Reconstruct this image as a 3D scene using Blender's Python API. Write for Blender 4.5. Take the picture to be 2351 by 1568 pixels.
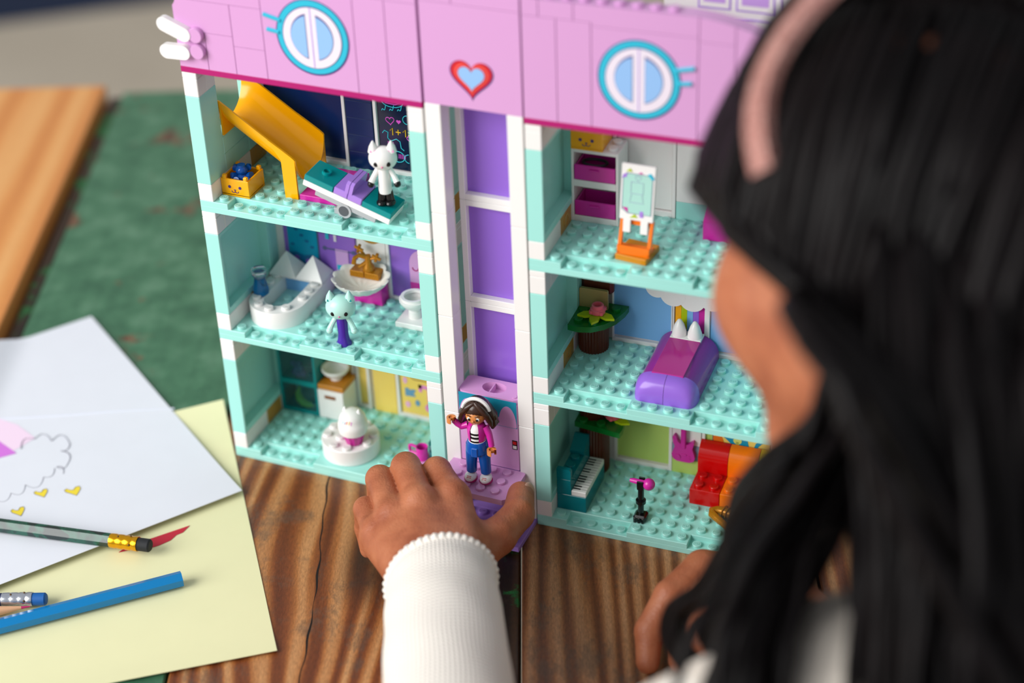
import bpy, bmesh, math, random
import numpy as np
from mathutils import Vector, Matrix, Quaternion
R=math.radians; PI=math.pi
S=0.008                                   # one stud pitch = 8 mm; all coordinates below are in studs
random.seed(7); rng=np.random.default_rng(7)
for o in list(bpy.data.objects): bpy.data.objects.remove(o)
scn=bpy.context.scene; COL=scn.collection

# ---------------------------------------------------------------- camera, world, lights, exposure
CAM=Vector((58.61483,-86.24455,75.49845)); FPX=4239.075
FWD=Vector((-.33431877,.76695437,-.54773347)); UPV=Vector((-.18181511,.51777217,.83597562)); RGT=Vector((.92475631,.37906857,-.03365707))
cd=bpy.data.cameras.new('camera'); cam=bpy.data.objects.new('camera',cd); COL.objects.link(cam)
mw=Matrix.Identity(4)
for i in range(3):
    mw[i][0]=RGT[i]; mw[i][1]=UPV[i]; mw[i][2]=-FWD[i]; mw[i][3]=CAM[i]*S
cam.matrix_world=mw
cd.sensor_width=36; cd.lens=36*FPX/2351; cd.clip_start=.05; cd.clip_end=30
cd.dof.use_dof=True; cd.dof.focus_distance=115.5*S; cd.dof.aperture_fstop=3.6
scn.camera=cam
w=bpy.data.worlds.new('world'); scn.world=w; w.use_nodes=True
bg=w.node_tree.nodes['Background']; bg.inputs[0].default_value=(.93,.96,1,1); bg.inputs[1].default_value=.5
def area(name,loc,target,size,power,col):
    l=bpy.data.lights.new(name,'AREA'); l.shape='RECTANGLE'; l.size,l.size_y=size; l.energy=power; l.color=col
    o=bpy.data.objects.new(name,l); COL.objects.link(o); o.location=loc
    o.rotation_euler=(Vector(target)-Vector(loc)).to_track_quat('-Z','Y').to_euler(); return o
area('window_light',(-1.25,-1.75,1.35),(.15,0,.12),(1.8,1.8),84,(1,.985,.96))
vs=scn.view_settings; vs.view_transform='Standard'; vs.look='None'; vs.gamma=1; vs.use_curve_mapping=False; vs.exposure=.0

# ---------------------------------------------------------------- frames
X0,A,Y0=22.28596,.04074032,.0469702       # the right wing stands at a small angle
IDM=Matrix.Identity(4)
FR={'L':IDM,'R':Matrix.Translation((X0,Y0,0))@Matrix.Rotation(A,4,'Z'),'W':IDM}
def pixel_ray(u,v):
    return (FWD+RGT*((u-1175.5)/FPX)-UPV*((v-784)/FPX))
def at(u,v,d): return CAM+pixel_ray(u,v)*d
def onz(u,v,z):
    r=pixel_ray(u,v); return CAM+r*((z-CAM.z)/r.z)

# ---------------------------------------------------------------- materials
def lin(c):
    c=[x/255 for x in c]; return tuple((x/12.92 if x<=.04045 else ((x+.055)/1.055)**2.4) for x in c)
MATS={}
def plastic(name,rgb,rough=.22,trans=0,ior=1.46,coat=0,sss=0,metal=0,bump=0,bscale=800,vary=0):
    if name in MATS: return MATS[name]
    m=bpy.data.materials.new(name); m.use_nodes=True; nt=m.node_tree; b=nt.nodes['Principled BSDF']
    c=lin(rgb)+(1,)
    b.inputs['Base Color'].default_value=c; b.inputs['Roughness'].default_value=rough
    b.inputs['IOR'].default_value=ior; b.inputs['Metallic'].default_value=metal
    if trans: b.inputs['Transmission Weight'].default_value=trans
    if coat: b.inputs['Coat Weight'].default_value=coat
    if sss:
        b.inputs['Subsurface Weight'].default_value=sss; b.inputs['Subsurface Radius'].default_value=(.006,.003,.002); b.inputs['Subsurface Scale'].default_value=1
    tc=nt.nodes.new('ShaderNodeTexCoord'); n=nt.nodes.new('ShaderNodeTexNoise'); n.inputs['Scale'].default_value=bscale; n.inputs['Detail'].default_value=3
    nt.links.new(tc.outputs['Object'],n.inputs['Vector'])
    mr=nt.nodes.new('ShaderNodeMapRange'); mr.inputs['To Min'].default_value=max(0,rough-.04); mr.inputs['To Max'].default_value=min(1,rough+.04)
    nt.links.new(n.outputs['Fac'],mr.inputs['Value']); nt.links.new(mr.outputs['Result'],b.inputs['Roughness'])
    if vary:
        mx=nt.nodes.new('ShaderNodeMix'); mx.data_type='RGBA'; mx.inputs[6].default_value=tuple(x*(1-vary) for x in c[:3])+(1,); mx.inputs[7].default_value=tuple(min(1,x*(1+vary)) for x in c[:3])+(1,)
        nt.links.new(n.outputs['Fac'],mx.inputs[0]); nt.links.new(mx.outputs[2],b.inputs['Base Color'])
    if bump:
        bp=nt.nodes.new('ShaderNodeBump'); bp.inputs['Strength'].default_value=bump; bp.inputs['Distance'].default_value=.0004
        nt.links.new(n.outputs['Fac'],bp.inputs['Height']); nt.links.new(bp.outputs['Normal'],b.inputs['Normal'])
    m.diffuse_color=c; MATS[name]=m; return m
P=plastic
MINT=P('mint plastic',(164,229,220)); WHITE=P('white plastic',(240,238,236)); PINK=P('bright pink plastic',(214,158,210))
DPINK=P('dark pink plastic',(176,6,108),.3); MAG=P('magenta plastic',(205,42,158)); PURP=P('lavender plastic',(150,104,214)); LAV=P('pale lavender plastic',(172,132,222))
TEAL=P('teal plastic',(0,140,142)); YEL=P('yellow orange plastic',(255,178,0),.2); ORG=P('orange plastic',(248,120,8)); RED=P('red plastic',(206,8,8),.18)
NAVY=P('navy plastic',(14,40,92),.25); LGREY=P('light grey plastic',(176,180,184)); BLACK=P('black plastic',(14,14,16),.18); GOLD=P('pearl gold plastic',(186,122,22),.28,metal=.35)
BROWN=P('reddish brown plastic',(92,40,22),.3); GREEN=P('dark green plastic',(10,110,38),.2); LIME=P('lime plastic',(178,200,24),.15); CORAL=P('coral plastic',(252,112,128),.25)
LBLUE=P('light blue plastic',(126,186,238),.3); SAND=P('light yellow plastic',(250,216,110),.3); YGRN=P('pale lime plastic',(188,216,112),.3); TAN=P('dark tan plastic',(188,160,100),.3)
BLUE=P('blue plastic',(8,82,170),.2); MNOU=P('warm gold plastic',(188,140,60),.3); SGREY=P('sand blue plastic',(128,150,172),.3)
INK=P('dark violet ink',(62,36,120),.4); CYAN=P('cyan print',(40,186,214),.35); BROWNINK=P('brown ink',(92,44,20),.4)
WPRINT=P('pale print white',(234,224,238),.35); SKYP=P('sky blue print',(146,190,240),.35)
TBLUE=P('clear blue plastic',(30,150,220),.08,trans=.75); TCLEAR=P('clear plastic',(225,240,248),.06,trans=.92); TTEAL=P('clear teal plastic',(0,150,165),.08,trans=.8)
SKIN=None

# ---------------------------------------------------------------- mesh builder
class MB:
    def __init__(s,o=(0,0,0)): s.v=[];s.f=[];s.m=[];s.cur=0;s.o=Vector(o)
    def add(s,vs,fs):
        n=len(s.v); s.v+= [tuple(Vector(v)-s.o) for v in vs]; s.f+=[tuple(n+i for i in f) for f in fs]; s.m+=[s.cur]*len(fs); return s
    def box(s,x0,y0,z0,x1,y1,z1,b=.035):
        b=min(b,(x1-x0)/2.2,(y1-y0)/2.2,(z1-z0)/2.2)
        if b<=0:
            vs=[(x,y,z) for z in(z0,z1) for y in(y0,y1) for x in(x0,x1)]
            return s.add(vs,[(0,2,3,1),(4,5,7,6),(0,1,5,4),(2,6,7,3),(0,4,6,2),(1,3,7,5)])
        c=((x0+x1)/2,(y0+y1)/2,(z0+z1)/2); h=((x1-x0)/2,(y1-y0)/2,(z1-z0)/2)
        vs=[];idx={}
        for sx in(-1,1):
            for sy in(-1,1):
                for sz in(-1,1):
                    for a in range(3):
                        p=[sx*h[0],sy*h[1],sz*h[2]]; sg=(sx,sy,sz)
                        for k in range(3):
                            if k!=a: p[k]-=sg[k]*b
                        idx[(sx,sy,sz,a)]=len(vs); vs.append(tuple(c[k]+p[k] for k in range(3)))
        fs=[]
        for a in range(3):
            o1,o2=[k for k in range(3) if k!=a]
            for sg in(-1,1):
                q=[]
                for (p1,p2) in((-1,-1),(1,-1),(1,1),(-1,1)):
                    t=[0,0,0];t[a]=sg;t[o1]=p1;t[o2]=p2; q.append(idx[(*t,a)])
                if (sg>0)!=(a!=1): q.reverse()
                fs.append(tuple(q))
        for a in range(3):              # edges along axis a
            o1,o2=[k for k in range(3) if k!=a]
            for s1 in(-1,1):
                for s2 in(-1,1):
                    q=[]
                    for (sa,ax) in((-1,o1),(1,o1),(1,o2),(-1,o2)):
                        t=[0,0,0];t[a]=sa;t[o1]=s1;t[o2]=s2;q.append(idx[(*t,ax)])
                    fs.append(tuple(q))
        for sx in(-1,1):
            for sy in(-1,1):
                for sz in(-1,1): fs.append(tuple(idx[(sx,sy,sz,a)] for a in range(3)))
        return s.add(vs,fs)
    def cyl(s,c,r,h,n=20,ax='z',r2=None,b=0):
        r2=r if r2 is None else r2
        prof=[(r,0),(r2,h)] if not b else [(r,0),(r2,h-b),(r2-b,h)]
        return s.lathe(c,prof,n,ax,cap=True)
    def lathe(s,c,prof,n=24,ax='z',cap=True,ang=2*PI):
        vs=[];fs=[];m=len(prof)
        full=abs(ang-2*PI)<1e-6; k=n if full else n+1
        for i in range(k):
            a=ang*i/n
            for r,h in prof:
                x,y,z=r*math.cos(a),r*math.sin(a),h
                if ax=='x': x,y,z=z,x,y
                elif ax=='y': x,y,z=y,z,x
                vs.append((c[0]+x,c[1]+y,c[2]+z))
        for i in range(n):
            j=(i+1)%k
            for q in range(m-1): fs.append((i*m+q,j*m+q,j*m+q+1,i*m+q+1))
        if cap and full:
            fs.append(tuple(i*m for i in range(n))[::-1]); fs.append(tuple(i*m+m-1 for i in range(n)))
        return s.add(vs,fs)
    def prism(s,poly,z0,z1,ax='z'):
        n=len(poly)
        def mp(a,b,h):
            return (a,b,h) if ax=='z' else ((h,a,b) if ax=='x' else (a,h,b))
        vs=[mp(a,b,z0) for a,b in poly]+[mp(a,b,z1) for a,b in poly]
        fs=[tuple(range(n))[::-1],tuple(range(n,2*n))]+[(i,(i+1)%n,n+(i+1)%n,n+i) for i in range(n)]
        return s.add(vs,fs)
    def sph(s,c,r,n=16,m=10,sc=(1,1,1),rot=None):
        vs=[];fs=[]
        for j in range(1,m):
            t=PI*j/m
            for i in range(n):
                a=2*PI*i/n; v=Vector((r*sc[0]*math.sin(t)*math.cos(a),r*sc[1]*math.sin(t)*math.sin(a),r*sc[2]*math.cos(t)))
                if rot: v=rot@v
                vs.append(tuple(v+Vector(c)))
        for p in(1,-1):
            v=Vector((0,0,p*r*sc[2])); v=rot@v if rot else v; vs.append(tuple(v+Vector(c)))
        T=len(vs)-2;B=T+1
        for i in range(n):
            j=(i+1)%n; fs.append((T,i,j)); fs.append((B,(m-2)*n+j,(m-2)*n+i))
            for k in range(m-2): fs.append((k*n+i,(k+1)*n+i,(k+1)*n+j,k*n+j))
        return s.add(vs,fs)
    def tube(s,pts,r,n=8,closed=False,flat=1.0):
        pts=[Vector(p) for p in pts]; N=len(pts); rs=r if isinstance(r,(list,tuple)) else [r]*N
        vs=[];fs=[];u=None
        for i,p in enumerate(pts):
            t=(pts[(i+1)%N]-pts[i-1]) if closed else (pts[min(i+1,N-1)]-pts[max(i-1,0)])
            t=t.normalized() if t.length>1e-9 else Vector((0,0,1))
            if u is None:
                u=t.orthogonal().normalized()
            u=(u-t*u.dot(t)); u=u.normalized() if u.length>1e-6 else t.orthogonal().normalized()
            q=t.cross(u)
            for k in range(n):
                a=2*PI*k/n; vs.append(tuple(p+u*(rs[i]*math.cos(a))+q*(rs[i]*flat*math.sin(a))))
        for i in range(N if closed else N-1):
            j=(i+1)%N
            for k in range(n):
                l=(k+1)%n; fs.append((i*n+k,i*n+l,j*n+l,j*n+k))
        if not closed: fs.append(tuple(range(n))[::-1]); fs.append(tuple((N-1)*n+k for k in range(n)))
        return s.add(vs,fs)
    def stud(s,x,y,z,r=.3,h=.21,logo=False,n=16):
        s.lathe((x,y,z),[(r,0),(r,h-.03),(r-.03,h)],n)
        if logo:
            for i,ch in enumerate('LEGO'):
                ox=x-.2+i*.105; oy=y-.1; zt=z+h; W=.075; H=.2; t=.022
                bars={'L':[(0,0,t,H),(0,0,W,t)],'E':[(0,0,t,H),(0,0,W,t),(0,H/2-t/2,W*.8,H/2+t/2),(0,H-t,W,H)],
                      'G':[(0,0,t,H),(0,0,W,t),(W-t,0,W,H*.45),(0,H-t,W,H)],'O':[(0,0,t,H),(W-t,0,W,H),(0,0,W,t),(0,H-t,W,H)]}[ch]
                for a,b,c,d in bars: s.box(ox+a,oy+b,zt-.01,ox+c,oy+d,zt+.016,0)
        return s
    def xf(s,mat,start=0):
        s.v[start:]=[tuple(mat@Vector(v)) for v in s.v[start:]]; return s
    def obj(s,name,mat,parent=None,ang=35,flip=True,loc=None,kind=None,label=None):
        me=bpy.data.meshes.new(name); me.from_pydata([(x*S,y*S,z*S) for x,y,z in s.v],[],s.f)
        mats=mat if isinstance(mat,(list,tuple)) else [mat]
        for m in mats: me.materials.append(m)
        if len(mats)>1: me.polygons.foreach_set('material_index',s.m)
        me.validate()
        bm=bmesh.new(); bm.from_mesh(me); bmesh.ops.recalc_face_normals(bm,faces=bm.faces); bm.to_mesh(me); bm.free()
        if ang: me.shade_smooth(); me.set_sharp_from_angle(angle=R(ang))
        o=bpy.data.objects.new(name,me); COL.objects.link(o)
        if parent: o.parent=parent
        if loc is not None: o.location=Vector(loc)*S
        if kind: o['kind']=kind
        if label: o['label']=label
        return o
def tag(o,label,cat,group=None,kind=None):
    o['label']=label; o['category']=cat
    if group: o['group']=group
    if kind: o['kind']=kind
    return o
def place(o,frame,base,rz=0,extra=None):
    m=FR[frame]@Matrix.Translation(Vector(base))@Matrix.Rotation(rz,4,'Z')
    if extra is not None: m=m@extra
    m=m.copy(); m.translation*=S; o.matrix_world=m; return o
def thing(name,label,cat,frame='W',base=(0,0,0),rz=0,group=None,extra=None):
    o=bpy.data.objects.new(name,None); COL.objects.link(o); o.empty_display_size=.01; tag(o,label,cat,group); place(o,frame,base,rz,extra); return o
def single(mb,name,mat,label,cat,frame,base,rz=0,group=None,extra=None,ang=35):
    o=mb.obj(name,mat,ang=ang); tag(o,label,cat,group); place(o,frame,base,rz,extra); return o
def part(parent,name,mat,fn,ang=35,label=None,kind=None):
    mb=MB(); fn(mb); return mb.obj(name,mat,parent,ang,label=label,kind=kind)
def arc(cx,cy,r,a0,a1,n,ry=None):
    ry=r if ry is None else ry
    return [(cx+r*math.cos(a0+(a1-a0)*i/n),cy+ry*math.sin(a0+(a1-a0)*i/n)) for i in range(n+1)]

# ---------------------------------------------------------------- wood
def nodes(m):
    m.use_nodes=True; nt=m.node_tree; return nt,nt.nodes['Principled BSDF'],(lambda t:nt.nodes.new(t)),nt.links.new
def ramp(nd,stops):
    cr=nd.color_ramp
    while len(cr.elements)<len(stops): cr.elements.new(.5)
    for e,(p,c) in zip(cr.elements,stops): e.position=p; e.color=lin(c)+(1,)
def wood(name,stops,seed,paint=None,thr=.5,rough=.45,grey=.5,ringscale=26,knots=(),speck=.38):
    m=bpy.data.materials.new(name); nt,b,N,L=nodes(m)
    tc=N('ShaderNodeTexCoord'); mp=N('ShaderNodeMapping'); mp.inputs['Location'].default_value=(seed*.37,seed*.71,seed*.13); L(tc.outputs['Object'],mp.inputs['Vector'])
    # flat-sawn figure: rings of a slightly tilted trunk, so the grain runs along Y and closes in arches
    src=tc.outputs['Object']; dark=None
    for kx,ky,kr,amt,dk in knots:                 # grain bends around knots
        sb=N('ShaderNodeVectorMath'); sb.operation='SUBTRACT'; L(tc.outputs['Object'],sb.inputs[0]); sb.inputs[1].default_value=(kx,ky,.72)
        sq=N('ShaderNodeVectorMath'); sq.operation='MULTIPLY'; L(sb.outputs[0],sq.inputs[0]); sq.inputs[1].default_value=(1,.42,0)
        ln=N('ShaderNodeVectorMath'); ln.operation='LENGTH'; L(sq.outputs[0],ln.inputs[0])
        fo=N('ShaderNodeMapRange'); fo.interpolation_type='SMOOTHSTEP'; fo.inputs['From Min'].default_value=0; fo.inputs['From Max'].default_value=kr; fo.inputs['To Min'].default_value=amt; fo.inputs['To Max'].default_value=0; L(ln.outputs['Value'],fo.inputs['Value'])
        ax=N('ShaderNodeVectorMath'); ax.operation='MULTIPLY'; L(sb.outputs[0],ax.inputs[0]); ax.inputs[1].default_value=(-1,0,0)
        sc2=N('ShaderNodeVectorMath'); sc2.operation='SCALE'; L(ax.outputs[0],sc2.inputs[0]); L(fo.outputs[0],sc2.inputs['Scale'])
        ad2=N('ShaderNodeVectorMath'); ad2.operation='ADD'; L(src,ad2.inputs[0]); L(sc2.outputs[0],ad2.inputs[1]); src=ad2.outputs[0]
        if dk:
            dm=N('ShaderNodeMapRange'); dm.interpolation_type='SMOOTHSTEP'; dm.inputs['From Min'].default_value=kr*.12; dm.inputs['From Max'].default_value=kr*.5; dm.inputs['To Min'].default_value=dk; dm.inputs['To Max'].default_value=0; L(ln.outputs['Value'],dm.inputs['Value']); dark=dm.outputs[0]
    L(src,mp.inputs['Vector'])
    st=N('ShaderNodeMapping'); st.inputs['Scale'].default_value=(1,.07,1); L(mp.outputs[0],st.inputs['Vector'])
    nz=N('ShaderNodeTexNoise'); nz.inputs['Scale'].default_value=9; nz.inputs['Detail'].default_value=3; L(st.outputs[0],nz.inputs['Vector'])
    wv=N('ShaderNodeTexWave'); wv.wave_type='BANDS'; wv.bands_direction='X'; wv.inputs['Scale'].default_value=ringscale; wv.inputs['Distortion'].default_value=0
    ad=N('ShaderNodeVectorMath'); ad.operation='MULTIPLY_ADD'; L(nz.outputs['Color'],ad.inputs[0]); ad.inputs[1].default_value=(.08,0,0); L(st.outputs[0],ad.inputs[2])
    L(ad.outputs[0],wv.inputs['Vector'])
    fine=N('ShaderNodeMapping'); fine.inputs['Scale'].default_value=(1,.03,1); L(mp.outputs[0],fine.inputs['Vector'])
    fn=N('ShaderNodeTexNoise'); fn.inputs['Scale'].default_value=420; fn.inputs['Detail'].default_value=6; L(fine.outputs[0],fn.inputs['Vector'])
    mx=N('ShaderNodeMix'); mx.inputs[0].default_value=.46; L(wv.outputs['Fac'],mx.inputs[2]); L(fn.outputs['Fac'],mx.inputs[3])
    rp=N('ShaderNodeValToRGB'); ramp(rp,stops); L(mx.outputs[0],rp.inputs['Fac'])
    # worn grey-brown patches
    pn=N('ShaderNodeTexNoise'); pn.inputs['Scale'].default_value=42; pn.inputs['Detail'].default_value=10; pn.inputs['Roughness'].default_value=.72
    pm=N('ShaderNodeMapping'); pm.inputs['Scale'].default_value=(1,.45,1); L(mp.outputs[0],pm.inputs['Vector']); L(pm.outputs[0],pn.inputs['Vector'])
    pr=N('ShaderNodeMapRange'); pr.inputs['From Min'].default_value=.53; pr.inputs['From Max'].default_value=.6; pr.inputs['To Max'].default_value=grey; L(pn.outputs['Fac'],pr.inputs['Value'])
    gm=N('ShaderNodeMix'); gm.data_type='RGBA'; gm.inputs[7].default_value=lin((92,78,66))+(1,); L(pr.outputs[0],gm.inputs[0]); L(rp.outputs[0],gm.inputs[6])
    out=gm.outputs[2]
    if dark is not None:
        dx=N('ShaderNodeMix'); dx.data_type='RGBA'; dx.inputs[7].default_value=lin((52,32,22))+(1,); L(dark,dx.inputs[0]); L(out,dx.inputs[6]); out=dx.outputs[2]
    if paint:
        qn=N('ShaderNodeTexNoise'); qn.inputs['Scale'].default_value=22; qn.inputs['Detail'].default_value=12; qn.inputs['Roughness'].default_value=.68; L(mp.outputs[0],qn.inputs['Vector'])
        qr=N('ShaderNodeMapRange'); qr.inputs['From Min'].default_value=thr-.02; qr.inputs['From Max'].default_value=thr+.03; L(qn.outputs['Fac'],qr.inputs['Value'])
        vn=N('ShaderNodeTexNoise'); vn.inputs['Scale'].default_value=60; vn.inputs['Detail'].default_value=6; L(mp.outputs[0],vn.inputs['Vector'])
        vr=N('ShaderNodeValToRGB'); ramp(vr,paint); L(vn.outputs['Fac'],vr.inputs['Fac'])
        gx=N('ShaderNodeMix'); gx.data_type='RGBA'; L(qr.outputs[0],gx.inputs[0]); L(vr.outputs[0],gx.inputs[6]); L(out,gx.inputs[7]); out=gx.outputs[2]
    sp=N('ShaderNodeMapping'); sp.inputs['Scale'].default_value=(1,.22,1); L(tc.outputs['Object'],sp.inputs['Vector']); sn=N('ShaderNodeTexNoise'); sn.inputs['Scale'].default_value=1300; sn.inputs['Detail'].default_value=5; sn.inputs['Roughness'].default_value=.7; L(sp.outputs[0],sn.inputs['Vector'])
    sr=N('ShaderNodeMapRange'); sr.inputs['From Min'].default_value=.3; sr.inputs['From Max'].default_value=.7; sr.inputs['To Min'].default_value=1-speck; sr.inputs['To Max'].default_value=1+speck*.7; L(sn.outputs['Fac'],sr.inputs['Value'])
    sm=N('ShaderNodeVectorMath'); sm.operation='SCALE'; L(out,sm.inputs[0]); L(sr.outputs[0],sm.inputs['Scale']); out=sm.outputs[0]
    L(out,b.inputs['Base Color']); b.inputs['Roughness'].default_value=rough
    bp=N('ShaderNodeBump'); bp.inputs['Strength'].default_value=.35; bp.inputs['Distance'].default_value=.0008; L(mx.outputs[0],bp.inputs['Height']); L(bp.outputs['Normal'],b.inputs['Normal'])
    m.diffuse_color=lin(stops[len(stops)//2][1])+(1,); return m
BR=[(.14,(92,42,18)),(.36,(128,68,30)),(.58,(168,106,56)),(.86,(198,146,96))]
W_BROWN=wood('weathered brown wood',BR,3,grey=.5,knots=((.047,-.089,.07,.8,0),(.08,-.095,.038,.5,.8)))
W_BROWN2=wood('worn brown wood',[(.14,(96,50,24)),(.38,(136,82,46)),(.6,(168,114,72)),(.9,(194,144,104))],11,grey=.5,ringscale=34)
W_DARK=wood('dark stained wood',[(.2,(34,24,18)),(.6,(60,42,28)),(.9,(84,60,40))],5,paint=[(.3,(28,104,52)),(.7,(44,140,72))],thr=.44,grey=.2)
W_GREEN=wood('green painted wood',[(.2,(84,52,38)),(.6,(112,74,54)),(.9,(126,98,72))],8,paint=[(.25,(50,96,70)),(.5,(68,116,86)),(.8,(98,140,112))],thr=.6,grey=.3,speck=.2)
W_ORANGE=wood('fresh orange pine wood',[(.1,(206,128,62)),(.45,(224,150,80)),(.8,(234,172,104))],14,grey=0,rough=.35,ringscale=9,speck=.15)

# ---------------------------------------------------------------- room floor, rug, table
FLZ=-90
def beige():
    m=bpy.data.materials.new('beige floor'); nt,b,N,L=nodes(m); tc=N('ShaderNodeTexCoord'); n=N('ShaderNodeTexNoise'); n.inputs['Scale'].default_value=6; n.inputs['Detail'].default_value=5; L(tc.outputs['Object'],n.inputs['Vector'])
    r=N('ShaderNodeValToRGB'); ramp(r,[(.3,(196,184,166)),(.7,(206,194,176))]); L(n.outputs['Fac'],r.inputs['Fac']); L(r.outputs[0],b.inputs['Base Color']); b.inputs['Roughness'].default_value=.6; return m
for nm,b in(('wall_back',(-520,560,FLZ-4,360,566,260)),('wall_left',(-526,-320,FLZ-4,-520,560,260))):
    wo=MB().box(*b,0).obj(nm,P('warm white wall paint',(206,200,190),.8)); wo['kind']='structure'
fl=MB().box(-520,-320,FLZ-4,360,560,FLZ,0).obj('floor',beige()); fl['kind']='structure'
a=onz(-60,62,FLZ); c=onz(440,-2,FLZ)
dr=(c-a).normalized(); nr=Vector((-dr.y,dr.x,0))
rg=MB(); rg.add([tuple(a+dr*s1+nr*s2+Vector((0,0,h))) for h in(0,1.2) for s1,s2 in((-30,0),(190,0),(190,130),(-30,130))],[(0,3,2,1),(4,5,6,7),(0,1,5,4),(1,2,6,5),(2,3,7,6),(3,0,4,7)])
tag(rg.obj('rug',P('navy wool',(24,40,70),.9,bump=.6,bscale=400)),'dark navy rug lying on the beige floor behind the table','rug')

TD=Vector((-.373,.928,0)).normalized(); TW=Vector((TD.y,-TD.x,0))     # along and across the planks
TROT=math.atan2(TD.y,TD.x)-PI/2
table=thing('wooden_table','old wooden table of weathered brown, green painted and orange planks','table','W',(0,0,FLZ),TROT)
TH=-FLZ
def plank(w0,w1,mat,top=0,v0=-36,v1=58.5,th=3.2):
    mb=MB(); mb.box(w0+.05,v0,TH+top-th,w1-.05,v1,TH+top,.09); return mb.obj('plank',mat,table)
for w0,w1,mat,top in((-92,-74,W_GREEN,0),(-74,-56,W_BROWN,0),(-56,-38.5,W_ORANGE,.5),(-38.5,-20.1,W_ORANGE,.75),(-19.9,-18.7,W_DARK,-.5),(-18.6,-1.3,W_GREEN,0),
                     (-1.2,17.9,W_BROWN,0),(18,19.6,W_DARK,-.35),(19.65,38,W_BROWN2,0),(38.1,56,W_BROWN,0),(56.1,76,W_BROWN2,0),(76.1,96,W_BROWN,0)):
    plank(w0,w1,mat,top)
part(table,'crack',P('dark crack',(22,14,10),.9),lambda mb:mb.prism([(6.75+.12*math.sin(v*.31)+.05*math.sin(v*2.1)-(.045+.035*math.sin(v*1.3)),v) for v in np.linspace(-26,6,60)]+[(6.75+.12*math.sin(v*.31)+.05*math.sin(v*2.1)+(.045+.035*math.sin(v*.9)),v) for v in np.linspace(6,-26,60)],TH-.3,TH+.006))
for w0,w1,v0,v1 in((-88,92,-32,-28),(-88,92,50,54)):
    part(table,'apron',W_BROWN,lambda mb:mb.box(w0,v0,TH-14,w1,v1,TH-3.2,.1))
for x in(-86,86):
    for y in(-30,52): part(table,'leg',W_BROWN,lambda mb:mb.box(x-4,y-4,0,x+4,y+4,TH-3.2,.15))
# ---------------------------------------------------------------- the dollhouse
house=thing('dollhouse','pastel toy brick dollhouse with pink roof and two open three storey wings','dollhouse','W',(0,0,0))
def sub(name,parent,frame=None):
    o=bpy.data.objects.new(name,None); COL.objects.link(o); o.empty_display_size=.01; o.parent=parent
    if frame: m=FR[frame].copy(); m.translation*=S; o.matrix_local=m
    return o
wingL=sub('wing',house); wingR=sub('wing',house,'R'); tower=sub('tower',house)
STH=9.6
def floor_plate(par,k,skip):
    z=k*STH
    mb=MB(); mb.box(0,0,z,16,8,z+.42,.03); mb.box(0,1,z+.38,16,8,z+.8,.03)
    for a,b in((0,2),(6,10),(14,16)): mb.box(a,0,z+.38,b,1.05,z+.8,.03)
    for i in(2,3,4,5,10,11,12,13): mb.stud(i+.5,.5,z+.4,logo=True)
    for j in range(7):
        for i in range(1,15):
            if j==0 and i not in(1,6,7,8,9,14): continue
            if any(x0<i+.5<x1 and y0<j+.5<y1 for x0,y0,x1,y1 in skip): continue
            mb.stud(i+.5,j+.5,z+.8,logo=True)
    mb.obj('floor_plate',MINT,par)
def bk(par,name,mat,*b,bev=.035): return MB().box(*b,bev).obj(name,mat,par)
def holed_brick(par,mat,x0,x1,y0,y1,z0,z1,side):
    # a 1x2 brick with a round peg hole, hole on the room side (x = side)
    mb=MB(); mb.box(x0,y0+.01,z0,x1,y1-.01,z1,.03)
    yc,zc=(y0+y1)/2,(z0+z1)/2; sg=1 if side>(x0+x1)/2 else -1
    mb.lathe((side,yc,zc),[(.44,0),(.44,.03*sg),(.3,.03*sg),(.3,-.3*sg),(0.001,-.3*sg)],20,'x',cap=False)
    mb.obj('peg_hole_brick',mat,par)
def side_wall(par,k,xo,xi):
    """xo: outer x, xi: inner x of a side wall one stud thick"""
    z=k*STH+.8; x0,x1=min(xo,xi),max(xo,xi); g=.012
    bk(par,'brick',WHITE,x0,0,z,x1,3-g,z+1.19); holed_brick(par,MNOU,x0,x1,3,5,z,z+1.19,xi); bk(par,'brick',WHITE,x0,5,z,x1,7-g,z+1.19)
    # tall panel with a recess towards the room
    mb=MB(); t=.3; a,b=(xo,xo+t) if xi>xo else (xo-t,xo)
    mb.box(a,.2,z+1.6,b,5.8,z+7.0,0)
    q0,q1=(min(xo,xi),max(xo,xi))
    mb.box(q0,0,z+1.2,q1,.22,z+7.19,.03); mb.box(q0,5.78,z+1.2,q1,6,z+7.19,.03); mb.box(q0,.2,z+1.2,q1,5.8,z+1.65,.03); mb.box(q0,.2,z+6.95,q1,5.8,z+7.19,.03)
    mb.obj('wall_panel',MINT,par)
    bk(par,'brick',MINT,x0,6,z+1.2,x1,7-g,z+7.19)
    bk(par,'brick',WHITE,x0,0,z+7.2,x1,1-g,z+8.39); bk(par,'brick',WHITE,x0,1,z+7.2,x1,7-g,z+8.39); bk(par,'plate',WHITE,x0,0,z+8.4,x1,7-g,z+8.79)
def back_wall(par,k):
    z=k*STH+.8; bk(par,'back_wall_panel',WHITE,0,7.3,z,16,8,z+8.79)
def tile(par,name,mat,x0,x1,z0,z1,y=7.16,th=.2,bev=.03): return bk(par,name,mat,x0,y,z0,x1,y+th,z1,bev=bev)
def frame(par,x0,x1,z0,z1,w=.22,y=7.0,b=.3):
    mb=MB(); mb.box(x0,y,z0,x0+w,y+.35,z1,.025); mb.box(x1-w,y,z0,x1,y+.35,z1,.025); mb.box(x0+w,y,z0,x1-w,y+.35,z0+b,.025); mb.box(x0+w,y,z1-b,x1-w,y+.35,z1,.025)
    return mb.obj('window_frame',WHITE,par)
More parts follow.
